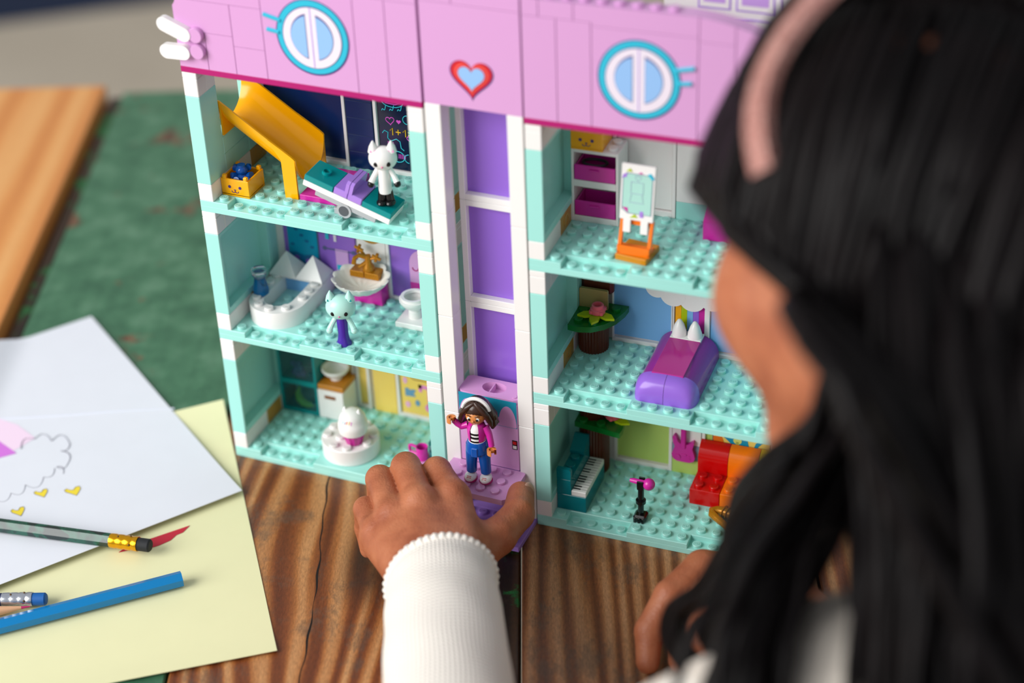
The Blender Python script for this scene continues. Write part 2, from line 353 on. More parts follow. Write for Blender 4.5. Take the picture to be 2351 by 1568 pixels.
def deco(par,name,mat,polys,y,th=.02):
    for p in polys: o=MB().prism(p,y-th,y,'y').obj(name,mat,par,ang=20)
    return o
def line(par,name,mat,strokes,y,r=.045):
    for p in strokes: o=MB().tube([(a,y,b) for a,b in p],r,6).obj(name,mat,par)
    return o
def circ(cx,cz,r,n=28,rz=None): return arc(cx,cz,r,0,2*PI*(n-1)/n,n-1,rz)
def heart(cx,cz,w,n=32,tilt=0):
    out=[]
    for i in range(n):
        t=2*PI*i/n; x=16*math.sin(t)**3; y=13*math.cos(t)-5*math.cos(2*t)-2*math.cos(3*t)-math.cos(4*t)
        x*=w/34; y*=w/34; out.append((cx+x*math.cos(tilt)-y*math.sin(tilt),cz+x*math.sin(tilt)+y*math.cos(tilt)))
    return out
def rect(x0,x1,z0,z1): return [(x0,z0),(x1,z0),(x1,z1),(x0,z1)]

# ---- left wing
skipL={0:[(1,4.7,6,7),(5.7,.2,10,4.4),(12,1.4,14,3.2)],1:[(1,1,5.2,7),(7,6,9.2,7),(8.2,.9,9.3,2.2),(10.9,4,15,6)],2:[(1,1,3,3),(5,2,9,6),(8.8,1,11,2.3),(11.7,.9,13.1,2.7)]}
skipR={0:[(1,1,3,5),(1,5,3,7),(9,4,15,7),(6,1,7,2)],1:[(6,1,10,7),(1,5,3,7)],2:[(1,5,4,7),(5,1.2,7,3.2),(9,6,11,7)]}
for k in range(3):
    floor_plate(wingL,k,skipL[k]); floor_plate(wingR,k,skipR[k])
    back_wall(wingL,k); back_wall(wingR,k)
    side_wall(wingL,k,16,15); side_wall(wingR,k,0,1); side_wall(wingR,k,16,15)
    if k<2: side_wall(wingL,k,0,1)
# top left side wall: flush bricks with an opening for the slide
z=20.0; g=.012
bk(wingL,'brick',WHITE,0,0,z,1,2-g,z+1.19); bk(wingL,'tall_brick',MINT,0,0,z+1.2,1,2-g,z+7.19); bk(wingL,'brick',WHITE,0,0,z+7.2,1,1-g,z+8.39); bk(wingL,'brick',WHITE,0,1,z+7.2,1,2-g,z+8.39); bk(wingL,'plate',WHITE,0,0,z+8.4,1,2-g,z+8.79)
bk(wingL,'brick',WHITE,0,2,z,1,5-g,z+1.19); holed_brick(wingL,MNOU,0,1,5,7,z,z+1.19,1)
for i in range(2): bk(wingL,'brick',MINT,0,2,z+1.2+i*1.2,1,5-g,z+2.39+i*1.2); 
bk(wingL,'brick',MINT,0,5,z+1.2,1,7,z+3.6)
bk(wingL,'brick',MINT,0,6,z+3.61,1,7,z+7.19)
# ground left: yellow kitchen wall
z=.8
for x0,x1 in((1.1,5.9),(6.0,7.05)):
    tile(wingL,'wall_tile',SAND,x0+.15,x1-.1,z+.35,z+8.6); frame(wingL,x0,x1,z,z+8.75)
tile(wingL,'wall_tile',SAND,7.3,9.05,z,z+8.7,y=7.05,th=.3)
tile(wingL,'wall_tile',SAND,9.35,14.8,z+.3,z+8.6); frame(wingL,9.1,15,z,z+8.75)
MIXP=P('mixer pink print',(236,140,206),.4); MIXB=P('print blue grey',(110,160,196),.4); LPK=P('print pale pink',(244,184,222),.4)
yy=7.155
deco(wingL,'wall_print',LPK,[circ(9.75,z+3.05,.16,12,.28),circ(9.85,z+1.05,.2,12,.26),circ(12.9,z+1.2,.2,12,.24)],yy)
deco(wingL,'wall_print',MIXB,[[(9.7,z+1.75),(10.5,z+1.8),(10.35,z+2.05),(10.55,z+2.35),(10.3,z+2.4),(10.1,z+2.3),(9.9,z+2.45),(9.7,z+2.4)],circ(10.6,z+1.3,.18,12,.26)],yy)
deco(wingL,'wall_print',MIXP,[[(10.75,z+2.6),(12.4,z+2.6),(12.4,z+2.9),(10.75,z+2.9)],[(10.75,z+2.3),(11,z+2.3),(11,z+2.9),(10.75,z+2.9)],rect(11.4,11.6,z+1.2,z+2.7),circ(11.5,z+1.05,.34,16)],yy)
line(wingL,'wall_print',BROWNINK,[[(10.2,z+4.2),(10.2,z+3.45),(10.4,z+3.25),(14,z+3.25)],[(10.5,z+4.2),(10.5,z+3.6),(14,z+3.6)]],yy,.03)
# middle left: bathroom wall
z=10.4; SEA=P('sea print',(0,160,196),.3); SEAD=P('deep sea print',(24,110,160),.35); LAVW=P('lavender wall',(150,104,206),.3)
tile(wingL,'wall_tile',LAVW,1.45,1.8,z+.2,z+8.7,y=7.1); tile(wingL,'wall_tile',SEA,1.75,4.0,z+.2,z+8.7,y=7.08)
deco(wingL,'wall_print',SEAD,[[(1.8,z+.3),(3.98,z+.3),(3.98,z+2.1),(3.5,z+2.3),(2.9,z+2.15),(2.3,z+2.35),(1.8,z+2.2)]]+[circ(2.1+.37*i,z+2.9+.5*((i*7)%4)*.8,.16,9,.1) for i in range(5)],7.075)
deco(wingL,'wall_print',P('coral purple print',(140,90,190),.4),[circ(3.3,z+1.75,.3,14,.22),circ(2.35,z+1.9,.2,12,.2)],7.05)
tile(wingL,'wall_tile',LAVW,4.1,6.85,z+.1,z+8.7,y=7.08)
line(wingL,'wall_print',P('print slate',(92,96,140),.4),[[(4.5,z+3.05),(6.75,z+3.05)],[(4.1,z+.3),(4.1,z+4.2),(6.8,z+4.3)]],7.06,.05)
deco(wingL,'wall_print',P('print slate',(92,96,140),.4),[circ(4.55,z+3.05,.16,12),circ(6.7,z+3.05,.16,12)],7.07)
deco(wingL,'wall_print',P('towel lilac',(214,166,224),.5),[rect(5.35,6.3,z+1.4,z+3.15)],7.04); deco(wingL,'wall_print',CYAN,[rect(5.4,6.25,z+1.55,z+1.95),rect(4.7,4.95,z+3.8,z+4.3)],7.03)
deco(wingL,'wall_print',WPRINT,[rect(5.3,5.5,z+3.7,z+4.3)],7.05)
tile(wingL,'wall_tile',WHITE,7.0,9.1,z+.1,z+8.7,y=7.05,th=.3)
deco(wingL,'wall_print',MNOU,[circ(8.1,z+5.0,.95)],7.05); deco(wingL,'wall_print',SKYP,[circ(8.1,z+5.05,.7)],7.02)
frame(wingL,9.15,15,z,z+8.75); tile(wingL,'wall_tile',LAVW,9.35,14.8,z+.25,z+8.6)
deco(wingL,'wall_print',PINK,[rect(10.75,13.2,z+1.6,z+3.0)+[]],7.15); deco(wingL,'wall_print',PINK,[arc(11.97,z+3.0,1.22,0,PI,14)],7.15); deco(wingL,'wall_print',MAG,[rect(10.75,13.2,z+.3,z+1.6)],7.15)
line(wingL,'wall_print',DPINK,[arc(11.2,z+2.75,.22,PI,2*PI,8),arc(12.6,z+2.75,.22,PI,2*PI,8),arc(11.9,z+2.2,.25,PI,2*PI,8)],7.12,.04)
# top left: navy chalkboard wall
z=20.0
tile(wingL,'wall_tile',NAVY,1.2,6.8,z+.4,z+8.7); frame(wingL,1.0,7.05,z,z+8.78)
for i in range(7): tile(wingL,'brick',NAVY,7.1,8.97,z+i*1.2,z+1.19+i*1.2,y=7.02,th=.3)
frame(wingL,9.05,15,z,z+8.78); tile(wingL,'wall_tile',P('chalkboard print',(12,24,58),.18),9.3,14.8,z+.3,z+8.6)
yy=7.14; NM=P('neon magenta print',(226,90,206),.4); NC=P('neon cyan print',(60,206,222),.4); NY=P('neon yellow print',(250,200,40),.4)
def hl(cx,cz,w,t=0): h=heart(cx,cz,w,26,t); return h+[h[0]]
line(wingL,'chalk_drawing',NM,[hl(10.15,z+3.75,.62,.1),[(9.9,z+4.95),(10.6,z+4.9),(10.9,z+5.05)],hl(11.5,z+2.65,.5,.2)]+[[(9.95+.12*i,z+1.9),(9.9+.12*i,z+2.25)] for i in range(4)]+[[(10.6+.11*i,z+1.15),(10.62+.11*i,z+1.45)] for i in range(5)],yy,.03)
deco(wingL,'chalk_drawing',NM,[heart(10.75,z+3.75,.34)],yy)
line(wingL,'chalk_drawing',NC,[[(9.75+.55*i+.2*math.cos(t/4),z+4.75+.05*i-.25*t/9*1.6+.1*math.sin(t)) for t in range(10)] for i in range(3)]+[arc(10.4,z+5.1,.75,PI*.9,PI*2.1,10,.4),
      [(9.55,z+2.8),(9.7,z+3.0),(9.95,z+2.9),(9.9,z+2.5),(10.1,z+2.3),(10.5,z+2.5),(10.75,z+2.35),(10.8,z+1.9),(11.0,z+1.75)],arc(10.55,z+1.25,.45,0,2*PI,16,.38),arc(11.3,z+1.2,.3,PI*.5,PI*1.5,8),arc(11.35,z+3.95,.3,PI*.5,PI*1.5,8)],yy,.03)
line(wingL,'chalk_drawing',NY,[[(10.1,z+3.05),(10.28,z+3.25),(10.28,z+2.75)],[(10.5,z+3.0),(10.85,z+3.0)],[(10.67,z+2.82),(10.67,z+3.18)],[(11.0,z+3.05),(11.18,z+3.25),(11.18,z+2.75)],[(11.35,z+3.08),(11.7,z+3.08)],[(11.35,z+2.9),(11.7,z+2.9)]],yy,.035)
# ---- right wing walls
z=.8
tile(wingR,'wall_tile',WHITE,1.0,3.0,z,z+8.7,y=7.1); tile(wingR,'wall_tile',YGRN,3.2,6.8,z+.4,z+8.6); frame(wingR,3.0,7.0,z,z+8.75)
tile(wingR,'brick',YGRN,7.02,8.95,z,z+1.19,y=7.0,th=.35); tile(wingR,'brick',SGREY,7.02,8.95,z+1.2,z+2.39,y=7.0,th=.35); tile(wingR,'tall_brick',WHITE,7.02,8.95,z+2.4,z+8.7,y=7.0,th=.35)
frame(wingR,9.0,13.8,z,z+8.75); tile(wingR,'wall_tile',YGRN,9.2,13.6,z+.3,z+8.6)
yy=7.15
deco(wingR,'poster_print',INK,[rect(9.68,13.55,z+2.58,z+8.2)],yy); deco(wingR,'poster_print',SAND,[rect(9.73,13.5,z+2.63,z+8.15)],yy-.02)
deco(wingR,'poster_print',P('print orange',(240,120,30),.4),[[(9.73,z+2.63),(10.9,z+2.63),(10.5,z+2.95),(10.3,z+3.5),(9.73,z+3.45)]],yy-.04)
deco(wingR,'poster_print',P('print ocean blue',(16,150,190),.4),[[(10.35,z+4.3),(10.45,z+3.5),(11.0,z+3.0),(11.6,z+2.75),(12.2,z+2.66),(12.05,z+3.3),(11.9,z+4.3)],[(12.55,z+2.7),(12.75,z+3.2),(13.1,z+3.6),(13.0,z+3.9),(12.55,z+3.4),(12.35,z+2.72)]],yy-.04)
deco(wingR,'poster_print',P('print pale green',(222,226,120),.4),[circ(11.35,z+3.4,.28,18),rect(11.25,11.45,z+2.9,z+3.3),arc(11.3,z+2.63,.75,0,PI,14,.32),arc(13.1,z+2.63,.45,0,PI,12,.3)],yy-.06)
tile(wingR,'wall_tile',WHITE,13.85,15,z,z+8.7)
z=10.4
tile(wingR,'wall_tile',BROWN,1.0,3.1,z+3.6,z+8.7,y=6.6,th=.6,bev=.2)
tile(wingR,'wall_tile',LBLUE,3.0,6.8,z+.4,z+8.6); frame(wingR,2.9,6.95,z,z+8.75,w=.12)
tile(wingR,'wall_tile',LBLUE,9.3,14.8,z+.4,z+8.6); frame(wingR,9.1,15,z,z+8.75,w=.18); 
for i,(c,m) in enumerate(((0,YEL),(1,LIME),(2,LBLUE),(3,PURP),(4,MAG))): tile(wingR,'rainbow_stripe',m,7.05+i*.38,7.05+i*.38+.375,z,z+8.6,y=7.1,bev=.01)
frame(wingR,6.8,9.15,z,z+8.75,w=.2)
mb=MB(); mb.prism(rect(5.2,11.2,z+4.6,z+8.6),6.78,7.0,'y')
for k,(cx,cz,r_) in enumerate(((5.9,z+4.65,.72),(6.95,z+4.3,.82),(8.2,z+4.15,.85),(9.45,z+4.35,.8),(10.5,z+4.7,.7))): mb.prism(circ(cx,cz,r_),6.76-.01*(k%2)-.004,7.0,'y')
mb.obj('cloud_panel',WHITE,wingR)
z=20.0
tile(wingR,'wall_tile',WHITE,1.0,2.95,z,z+8.7); tile(wingR,'wall_tile',WHITE,3.3,6.7,z+.45,z+8.6,y=7.14); frame(wingR,3.0,6.95,z,z+8.78,b=.4)
tile(wingR,'brick',MINT,7.0,8.97,z,z+1.19,y=7.0,th=.35); tile(wingR,'tall_brick',WHITE,7.0,8.97,z+1.2,z+8.7,y=7.0,th=.35); tile(wingR,'wall_tile',WHITE,9.0,15,z,z+8.7,y=7.1)
# ---- tower
TX=16.13
bk(tower,'base_plate',LAV,TX-.02,-3.05,0,TX+6.1,0,.38); bk(tower,'base_plate',LAV,TX-.02,.02,0,TX+6.1,8,.38)
mb=MB()
for i in range(6):
    for j in range(3): mb.stud(TX+.55+i,-2.5+j,.38,logo=True)
mb.obj('base_studs',LAV,tower)
for xs in(TX,TX+5.1):
    for z0,z1 in((.4,7.59),(7.61,14.79),(14.81,21.99),(22.01,29.2)):
        bk(tower,'tall_brick',WHITE,xs,0,z0,xs+1,1.08,z1); 
        a=(xs,xs+.6) if xs==TX else (xs+.4,xs+1)
        bk(tower,'tall_brick',WHITE,a[0],1.14,z0,a[1],2.1,z1)
for i in range(4):
    z0=.4+i*7.2; mb=MB(); x0,x1=TX+.9,TX+5.1
    mb.box(x0,2.1,z0,x0+.38,3,z0+7.19,.03); mb.box(x1-.38,2.1,z0,x1,3,z0+7.19,.03); mb.box(x0+.38,2.1,z0,x1-.38,3,z0+.4,.03); mb.box(x0+.38,2.1,z0+6.8,x1-.38,3,z0+7.19,.03)
    mb.obj('window_frame',WHITE,tower); bk(tower,'window_pane',PURP,x0+.3,2.55,z0+.3,x1-.3,2.75,z0+6.9,bev=.02)
# ---- roof facades
roofL=sub('roof',house); roofR=sub('roof',house,'R'); roofT=sub('roof',house)
def zt(side):
    def f(x):
        if side=='L' and x<7: return 32.8+3.6*math.sqrt(max(0,1-((7-x)/7)**2))
        if side=='R' and x>9: return 32.8+3.6*math.sqrt(max(0,1-((x-9)/7)**2))
        return 36.4
    return f
def facade(par,x0,x1,z0,z1,y0,y1,f,name='roof_tile',mat=PINK,g=.022):
    n=max(2,int((x1-x0)*3)); xs=[x0+g+(x1-x0-2*g)*i/n for i in range(n+1)]
    top=[(x,min(z1-g,f(x))) for x in xs]
    if max(t[1] for t in top)<=z0: return
    top=[(x,max(zv,z0+.01)) for x,zv in top]
    poly=[(xs[0],z0),(xs[-1],z0)]+top[::-1]
    o=MB().prism(poly,y0,y1,'y').obj(name,mat,par,ang=25); return o
for par,side in((roofL,'L'),(roofR,'R')):
    f=zt(side)
    bk(par,'roof_edge_plate',DPINK,0,-.02,28.82,16,1.2,29.2,bev=.02)
    facade(par,0,16,29.2,36.4,.14,1.15,lambda x:f(x)-.01,'roof_core')
    if side=='L': cells=[(0,2,29.2,31.6),(0,3.9,31.6,33.6),(3.9,6,31.0,33.6),(2,3.9,29.2,31.6),(3.9,6,29.2,31.0),(0,6,33.6,36.4),(6,12,29.2,35.2),(12,14,29.2,35.2),(14,16,29.2,35.2),(6,10,35.2,36.4),(10,16,35.2,36.4)]
    else: cells=[(0,2,29.2,35.4),(2,4,29.2,35.4),(4,10,29.2,35.2),(10,12,29.2,35),(12,16,29.2,36.4),(0,1,35.4,36.4),(1,3,35.4,36.4),(3,10,35.4,36.4),(4,10,35.2,35.42),(10,12,35,36.4)]
    for c in cells: facade(par,*c,0,.16,f)
    mb=MB()
    for i in range(16):
        x=i+.5
        if (side=='L' and x>7.2) or (side=='R' and x<8.8): mb.stud(x,.58,36.38)
    mb.obj('ridge_studs',PINK,par)
facade(roofT,TX,TX+6.1,29.22,35.5,.02,1.2,lambda x:40,'roof_tile'); facade(roofT,TX,TX+2,35.5,36.4,.02,1.2,lambda x:40); facade(roofT,TX+2,TX+6.1,35.5,36.4,.02,1.2,lambda x:40)
def goggles(par,cx,cz,side):
    y=-.002
    ls=[]
    for a,l in((.38,.95),(.02,.8)):
        aa=a if side>0 else PI-a; d=(math.cos(aa),math.sin(aa)); p=(cx+d[0]*2.15,cz+d[1]*2.15)
        e=(cx+side*(2.15+l),cz+math.sin(a)*2.15+(.25 if a>.2 else .1)); ls.append([p,e])
    deco(par,'window_print',INK,[circ(cx,cz-.03,2.36,48)],y); line(par,'eyelash_print',CYAN,ls,y-.02,.13)
    deco(par,'window_print',CYAN,[circ(cx,cz,2.28,48)],y-.02); deco(par,'window_print',INK,[circ(cx,cz-.02,1.93,48)],y-.04); deco(par,'window_print',WPRINT,[circ(cx,cz-.03,1.88,48)],y-.055)
    h=[]
    for sd in(-1,1):
        a0=math.acos(.36/1.36); pts=[(cx+sd*(1.36*math.cos(t)),cz+1.36*math.sin(t)) for t in np.linspace(-a0,a0,16)]; h.append(pts)
    big=[[(cx+(p[0]-cx)*1.05-(.04 if p[0]>cx else -.04),cz+(p[1]-cz)*1.07+.03) for p in q] for q in h]
    deco(par,'window_print',INK,big,y-.07); deco(par,'window_print',SKYP,h,y-.085); deco(par,'window_print',LAV,[rect(cx-.025,cx+.025,cz-1.87,cz+1.84)],y-.07)
goggles(roofL,9.28,32.3,-1); goggles(roofR,6.72,32.38,1)
y=.018
deco(roofT,'heart_print',INK,[heart(19.2,31.18,2.85,60)],y); deco(roofT,'heart_print',P('print red',(206,30,40),.35),[heart(19.2,31.24,2.68,60)],y-.02); deco(roofT,'heart_print',P('print light red',(246,96,84),.35),[heart(19.2,31.24,2.15,60)],y-.035); deco(roofT,'heart_print',P('print red',(206,30,40),.35),[heart(19.2,31.24,1.95,60)],y-.05); deco(roofT,'heart_print',SKYP,[heart(19.2,31.24,1.72,60)],y-.065)
for cz in(31.45,30.4): MB().lathe((1.5,-.34,cz),[(.46,.34),(.48,.3),(.48,.06),(.44,0)],28,'y').obj('round_tile',PINK,roofL)
for (xa,za,xb,zb) in((-.55,31.95,.75,31.45),(-.6,30.2,.55,30.25)):
    d=Vector((xb-xa,zb-za)).normalized(); t=math.atan2(d.y,d.x)
    pl=[(xb+.46*math.cos(t+a),zb+.46*math.sin(t+a)) for a in np.linspace(-PI/2,PI/2,12)]+[(xa+.46*math.cos(t+a),za+.46*math.sin(t+a)) for a in np.linspace(PI/2,1.5*PI,12)]
    MB().prism(pl,-.38,.0,'y').obj('whisker_tile',WHITE,roofL)
# white attic window wall rising behind the right wing
att=MB().box(6,7.3,28.8,15.6,8,39,.05).obj('attic_wall',WHITE,roofR)
for x0,x1 in((8.0,9.9),(10.2,12.4)):
    deco(roofR,'attic_window_print',LAV,[rect(x0,x1,33.75,38.6)],7.3); deco(roofR,'attic_window_print',WHITE,[rect(x0+.1,x1-.1,33.85,38.5)],7.285); deco(roofR,'attic_window_print',P('lilac print',(198,158,228),.4),[rect(x0+.32,x1-.32,34.15,38.2)],7.27)
line(roofR,'attic_window_print',LAV,[[(6.2,33.3),(12.75,33.3),(12.75,38.8)]],7.29,.06)
# ---------------------------------------------------------------- toy furniture and toys
def crate(frame_,base,label):
    t=thing('crate',label,'crate',frame_,base,group='orange face crates')
    def body(mb):
        w=.16; mb.box(.01,.01,0,1.99,1.99,.2,.03)
        for b in((.01,.01,1.99,w),(.01,1.99-w,1.99,1.99),(.01,w,w,1.99-w),(1.99-w,w,1.99,1.99-w)): mb.box(b[0],b[1],.1,b[2],b[3],1.2,.03)
    part(t,'body',YEL,body)
    for x in(.12,1.62):
        for y in(.02,1.72): part(t,'corner_peg',YEL,lambda mb:mb.box(x,y,1.15,x+.28,y+.26,1.45,.05))
    part(t,'face_print',INK,lambda mb:(mb.prism(circ(.62,.68,.1,14),-.015,.02,'y'),mb.prism(circ(1.36,.68,.1,14),-.015,.02,'y'),mb.prism([(.9,.52),(1.08,.52),(.99,.43)],-.015,.02,'y'),
        mb.tube([(x,-.005,zz) for x,zz in arc(.87,.42,.12,PI,2*PI,8)],.022,6),mb.tube([(x,-.005,zz) for x,zz in arc(1.11,.42,.12,PI,2*PI,8)],.022,6)))
    return t
crate('L',(1.02,1.06,20.0),'orange toy crate with smiling face holding a blue teddy beside the slide')
crate('R',(1.0,5.02,24.9),'orange toy crate with smiling face on top of the white drawer unit')
t=thing('toy_teddy','small blue plastic teddy lying in the orange crate','toy','L',(2.05,2.05,20.25),rz=.4)
part(t,'body',BLUE,lambda mb:mb.lathe((0,0,0),[(.42,0),(.46,.4),(.4,.8),(.25,.95)],16))
part(t,'head',BLUE,lambda mb:(mb.sph((0,0,1.2),.4,16,10,(1,1,.85)),mb.cyl((0,0,1.45),.26,.12,14)))
for s1 in(-1,1):
    part(t,'ear',BLUE,lambda mb:mb.cyl((s1*.4,.1,1.25),.2,.25,12,'y')); part(t,'arm',BLUE,lambda mb:mb.tube([(s1*.3,0,.8),(s1*.62,-.25,.95)],.2,10)); part(t,'leg',BLUE,lambda mb:mb.tube([(s1*.2,-.1,.5),(s1*.35,-.55,.75)],.22,10))
# slide
t=thing('slide','yellow orange toy slide running down from the side wall opening','slide','L',(1,2,20))
def chute(mb):
    n=18; th=.13; xs=[-.55,0]+[i*.5 for i in range(1,10)]+[4.75,5.0]
    vs=[];fs=[]
    for x in xs:
        zr=26.05-20-.67*max(x,0)+(0 if x>=0 else 0); dep=2.1
        for k in range(n+1):
            a=PI+PI*k/n; vs.append((x,2+1.98*math.cos(a),zr+dep*math.sin(a)*(1 if True else 1)))
        for k in range(n+1):
            a=PI+PI*k/n; vs.append((x,2+(1.98+ -th)*math.cos(a)*1.0,zr+(dep-th)*math.sin(a)))
    m=2*(n+1)
    for i in range(len(xs)-1):
        for k in range(n):
            a,b=i*m+k,(i+1)*m+k
            fs.append((a,a+1,b+1,b)); a+=n+1;b+=n+1; fs.append((a,b,b+1,a+1))
        for k in(0,n): fs.append((i*m+k,(i+1)*m+k,(i+1)*m+k+n+1,i*m+k+n+1))
    for i in(0,len(xs)-1):
        for k in range(n): fs.append((i*m+k,i*m+k+1,i*m+k+n+2,i*m+k+n+1))
    mb.add(vs,fs)
part(t,'chute',YEL,chute)
def endpl(mb):
    o=arc(2,6.05,1.97,PI,2*PI,18,2.08)
    poly=[(.02,3.72),(3.98,3.72)]+[(3.98,6.05)]+o[::-1][1:-1]+[(.02,6.05)]
    mb.prism(poly,0,.12,'x')
part(t,'end_plate',YEL,endpl)
for y0 in(0,3.86): part(t,'leg',YEL,lambda mb:mb.prism([(4.05,0),(4.95,0),(4.95,2.75),(4.7,2.95),(4.0,3.4),(3.2,3.9),(3.75,3.0),(4.0,2.6)],y0,y0+.14,'y'))
single(MB().box(0,0,0,2.95,3.98,.4,.04),'landing_mat',MAG,'flat magenta landing mat at the foot of the slide','mat','L',(6.05,2.02,20.0))
# seesaw
ss=thing('seesaw','tilted seesaw board with teal ends and lavender seats on grey rocker','seesaw','L',(9.9,1.65,20.0))
TL=Matrix.Rotation(R(17.5),4,'Y')
def ssp(name,mat,fn,par=ss,ang=35):
    mb=MB(); fn(mb); mb.xf(Matrix.Translation((0,0,.72))@TL); return mb.obj(name,mat,par,ang)
ssp('board',WHITE,lambda mb:mb.box(-3,-1,.38,3,1,.78,.03))
for a,b in((-3,-1),(1,3)): tl=ssp('end_tile',TEAL,lambda mb:(mb.box(a+.01,-1,.79,b-.01,1,1.19,.03)))
ssp('hollow_stud',TEAL,lambda mb:mb.lathe((-2,0,1.19),[(.3,0),(.3,.2),(.2,.2),(.2,.02),(.001,.02)],18,cap=False))
for sg in(-1,1):
    ssp('seat',LAV,lambda mb:(mb.box(min(0,sg*.98)+.01,-.98,.79,max(0,sg*.98)-.01,.98,1.25,.05),mb.prism([(-.98,1.2),(.98,1.2),(.98,1.85),(.8,2.0),(-.8,2.0),(-.98,1.85)],min(sg*.02,sg*.25),max(sg*.02,sg*.25),'x')))
ssp('rocker',LGREY,lambda mb:(mb.box(-2.1,-.95,.02,2.1,-.55,.37,.03),mb.lathe((0,-1.02,-.1),[(.5,0),(.5,.5)],22,'y'),mb.box(-2.1,.5,.02,2.1,.9,.37,.03)))
ssp('pin_hole',P('dark grey plastic',(84,88,94),.4),lambda mb:mb.lathe((0,-1.04,-.1),[(.34,0),(.34,.05)],20,'y'))
part(ss,'base',LGREY,lambda mb:mb.box(-1,-.5,0,1,.48,.42,.03))
# generic toy cats
def toy_cat(name,label,frame_,base,rz,skin,paw,feet,h=3.6,hw=.85,gown=None,group=None,tilt=0):
    t=thing(name,label,'toy figure',frame_,base,rz,group)
    hz=h-1.15
    def head(mb): mb.sph((0,0,hz),hw,20,14,(1,.82,.86))
    part(t,'head',skin,head)
    for s1 in(-1,1):
        e=part(t,'ear',skin,lambda mb:mb.lathe((s1*hw*.62,0,hz+hw*.5),[(.34,0),(.25,.35),(.04,.72)],12)); 
        part(e,'inner_ear',P('inner ear pink',(240,150,200),.4) if not gown else TEAL,lambda mb:mb.add([(s1*hw*.62-.2,-.31,hz+hw*.5+.08),(s1*hw*.62+.2,-.31,hz+hw*.5+.08),(s1*hw*.62,-.11,hz+hw*.5+.56),(s1*hw*.62,-.02,hz+hw*.5+.2)],[(0,1,2),(0,3,1),(1,3,2),(0,2,3)]))
        part(t,'eye',BLACK,lambda mb:mb.sph((s1*hw*.42,-hw*.7,hz-.12),.15,12,8,(1,.5,1.1)))
        part(t,'arm',skin,lambda mb:mb.tube([(s1*.36,0,hz-.75),(s1*.62,-.12,hz-1.2),(s1*.78,-.3,hz-1.5)],[.17,.17,.2],10))
        part(t,'paw',paw,lambda mb:mb.sph((s1*.8,-.33,hz-1.6),.22,12,8))
        if not gown: part(t,'leg',feet,lambda mb:(mb.tube([(s1*.24,0,.2),(s1*.2,0,.95)],[.3,.24],12),mb.sph((s1*.26,-.14,.2),.34,12,8,(1,1.2,.62))))
    part(t,'nose',P('nose rose',(230,110,160),.4),lambda mb:mb.sph((0,-hw*.82,hz-.28),.06,8,6))
    if gown: part(t,'gown',gown,lambda mb:mb.lathe((0,0,0),[(.5,0),(.5,.12),(.4,.3),(.34,.8),(.36,hz-1.1),(.3,hz-.7),(.1,hz-.6)],20))
    else: part(t,'torso',skin,lambda mb:mb.lathe((0,0,.85),[(.4,0),(.42,.3),(.34,hz-1.5),(.2,hz-1.35)],18))
    return t
CW=P('white figure plastic',(244,242,240),.25); CA=P('pale aqua figure plastic',(188,236,226),.25); VIO=P('violet figure plastic',(72,40,160),.18)
CB=(9.9+2.25*math.cos(R(17.5))+1.19*math.sin(R(17.5)),1.5,20.72-2.25*math.sin(R(17.5))+1.19*math.cos(R(17.5)))
toy_cat('toy_cat','white toy cat figure with black paws standing on the seesaw end','L',(CB[0],CB[1],CB[2]-.05),R(20),CW,BLACK,BLACK,h=4.3,hw=.88,group='toy cat figures')
toy_cat('toy_cat','pale aqua toy cat figure with violet gown standing in the bathroom','L',(8.72,1.1,10.4),R(18),CA,CA,CA,h=3.95,hw=.98,gown=VIO,group='toy cat figures')
# bathtub
t=thing('bathtub','white toy bathtub with round front and two pyramid slopes at its head','bathtub','L',(1.08,1,10.4))
def tub(mb):
    n=20
    out=[(0,6.0),(0,2)]+arc(2,2,2,PI,2*PI,n)[1:-1]+[(4,2),(4,6.0)]
    inn=[(.98,6.0),(.98,2)]+arc(2,2,1.02,PI,2*PI,n)[1:-1]+[(3.02,2),(3.02,6.0)]
    N=len(out); H=1.2
    vs=[(x,y,0) for x,y in out]+[(x,y,H-.04) for x,y in out]+[(2+(x-2)*.985,y if y>5.9 else 2+(y-2)*.985,H) for x,y in out]+[(x,y,H) for x,y in inn]+[(x,y,.1) for x,y in inn]
    fs=[]
    for i in range(N-1):
        for k in range(4): fs.append((k*N+i,k*N+i+1,(k+1)*N+i+1,(k+1)*N+i))
    mb.add(vs,fs)
    for x,y in((.5,3.5),(.5,4.45),(2+1.5*math.cos(3.5),2+1.5*math.sin(3.5)),(2+1.5*math.cos(4.1),2+1.5*math.sin(4.1)),(2+1.5*math.cos(4.75),2+1.5*math.sin(4.75)),(2+1.5*math.cos(5.5),2+1.5*math.sin(5.5)),(3.5,2.4),(3.5,3.3),(3.5,4.2)): mb.stud(x,y,1.19,logo=True)
part(t,'basin',WHITE,tub,ang=40)
part(t,'basin_floor',P('pale aqua plastic',(168,222,222),.2),lambda mb:(mb.prism([(1,5.9),(1,2)]+arc(2,2,1,PI,2*PI,12)[1:-1]+[(3,2),(3,5.9)],.05,.12),[mb.stud(x,y,.12,logo=True) for x,y in((1.6,2.4),(1.7,3.5),(2.5,4.4))]))
part(t,'back_panel',LBLUE,lambda mb:mb.box(.98,4.72,.1,3.02,4.82,1.25,.01)); part(t,'head_block',WHITE,lambda mb:mb.box(.04,4.82,0.02,3.96,5.97,1.26,.03))
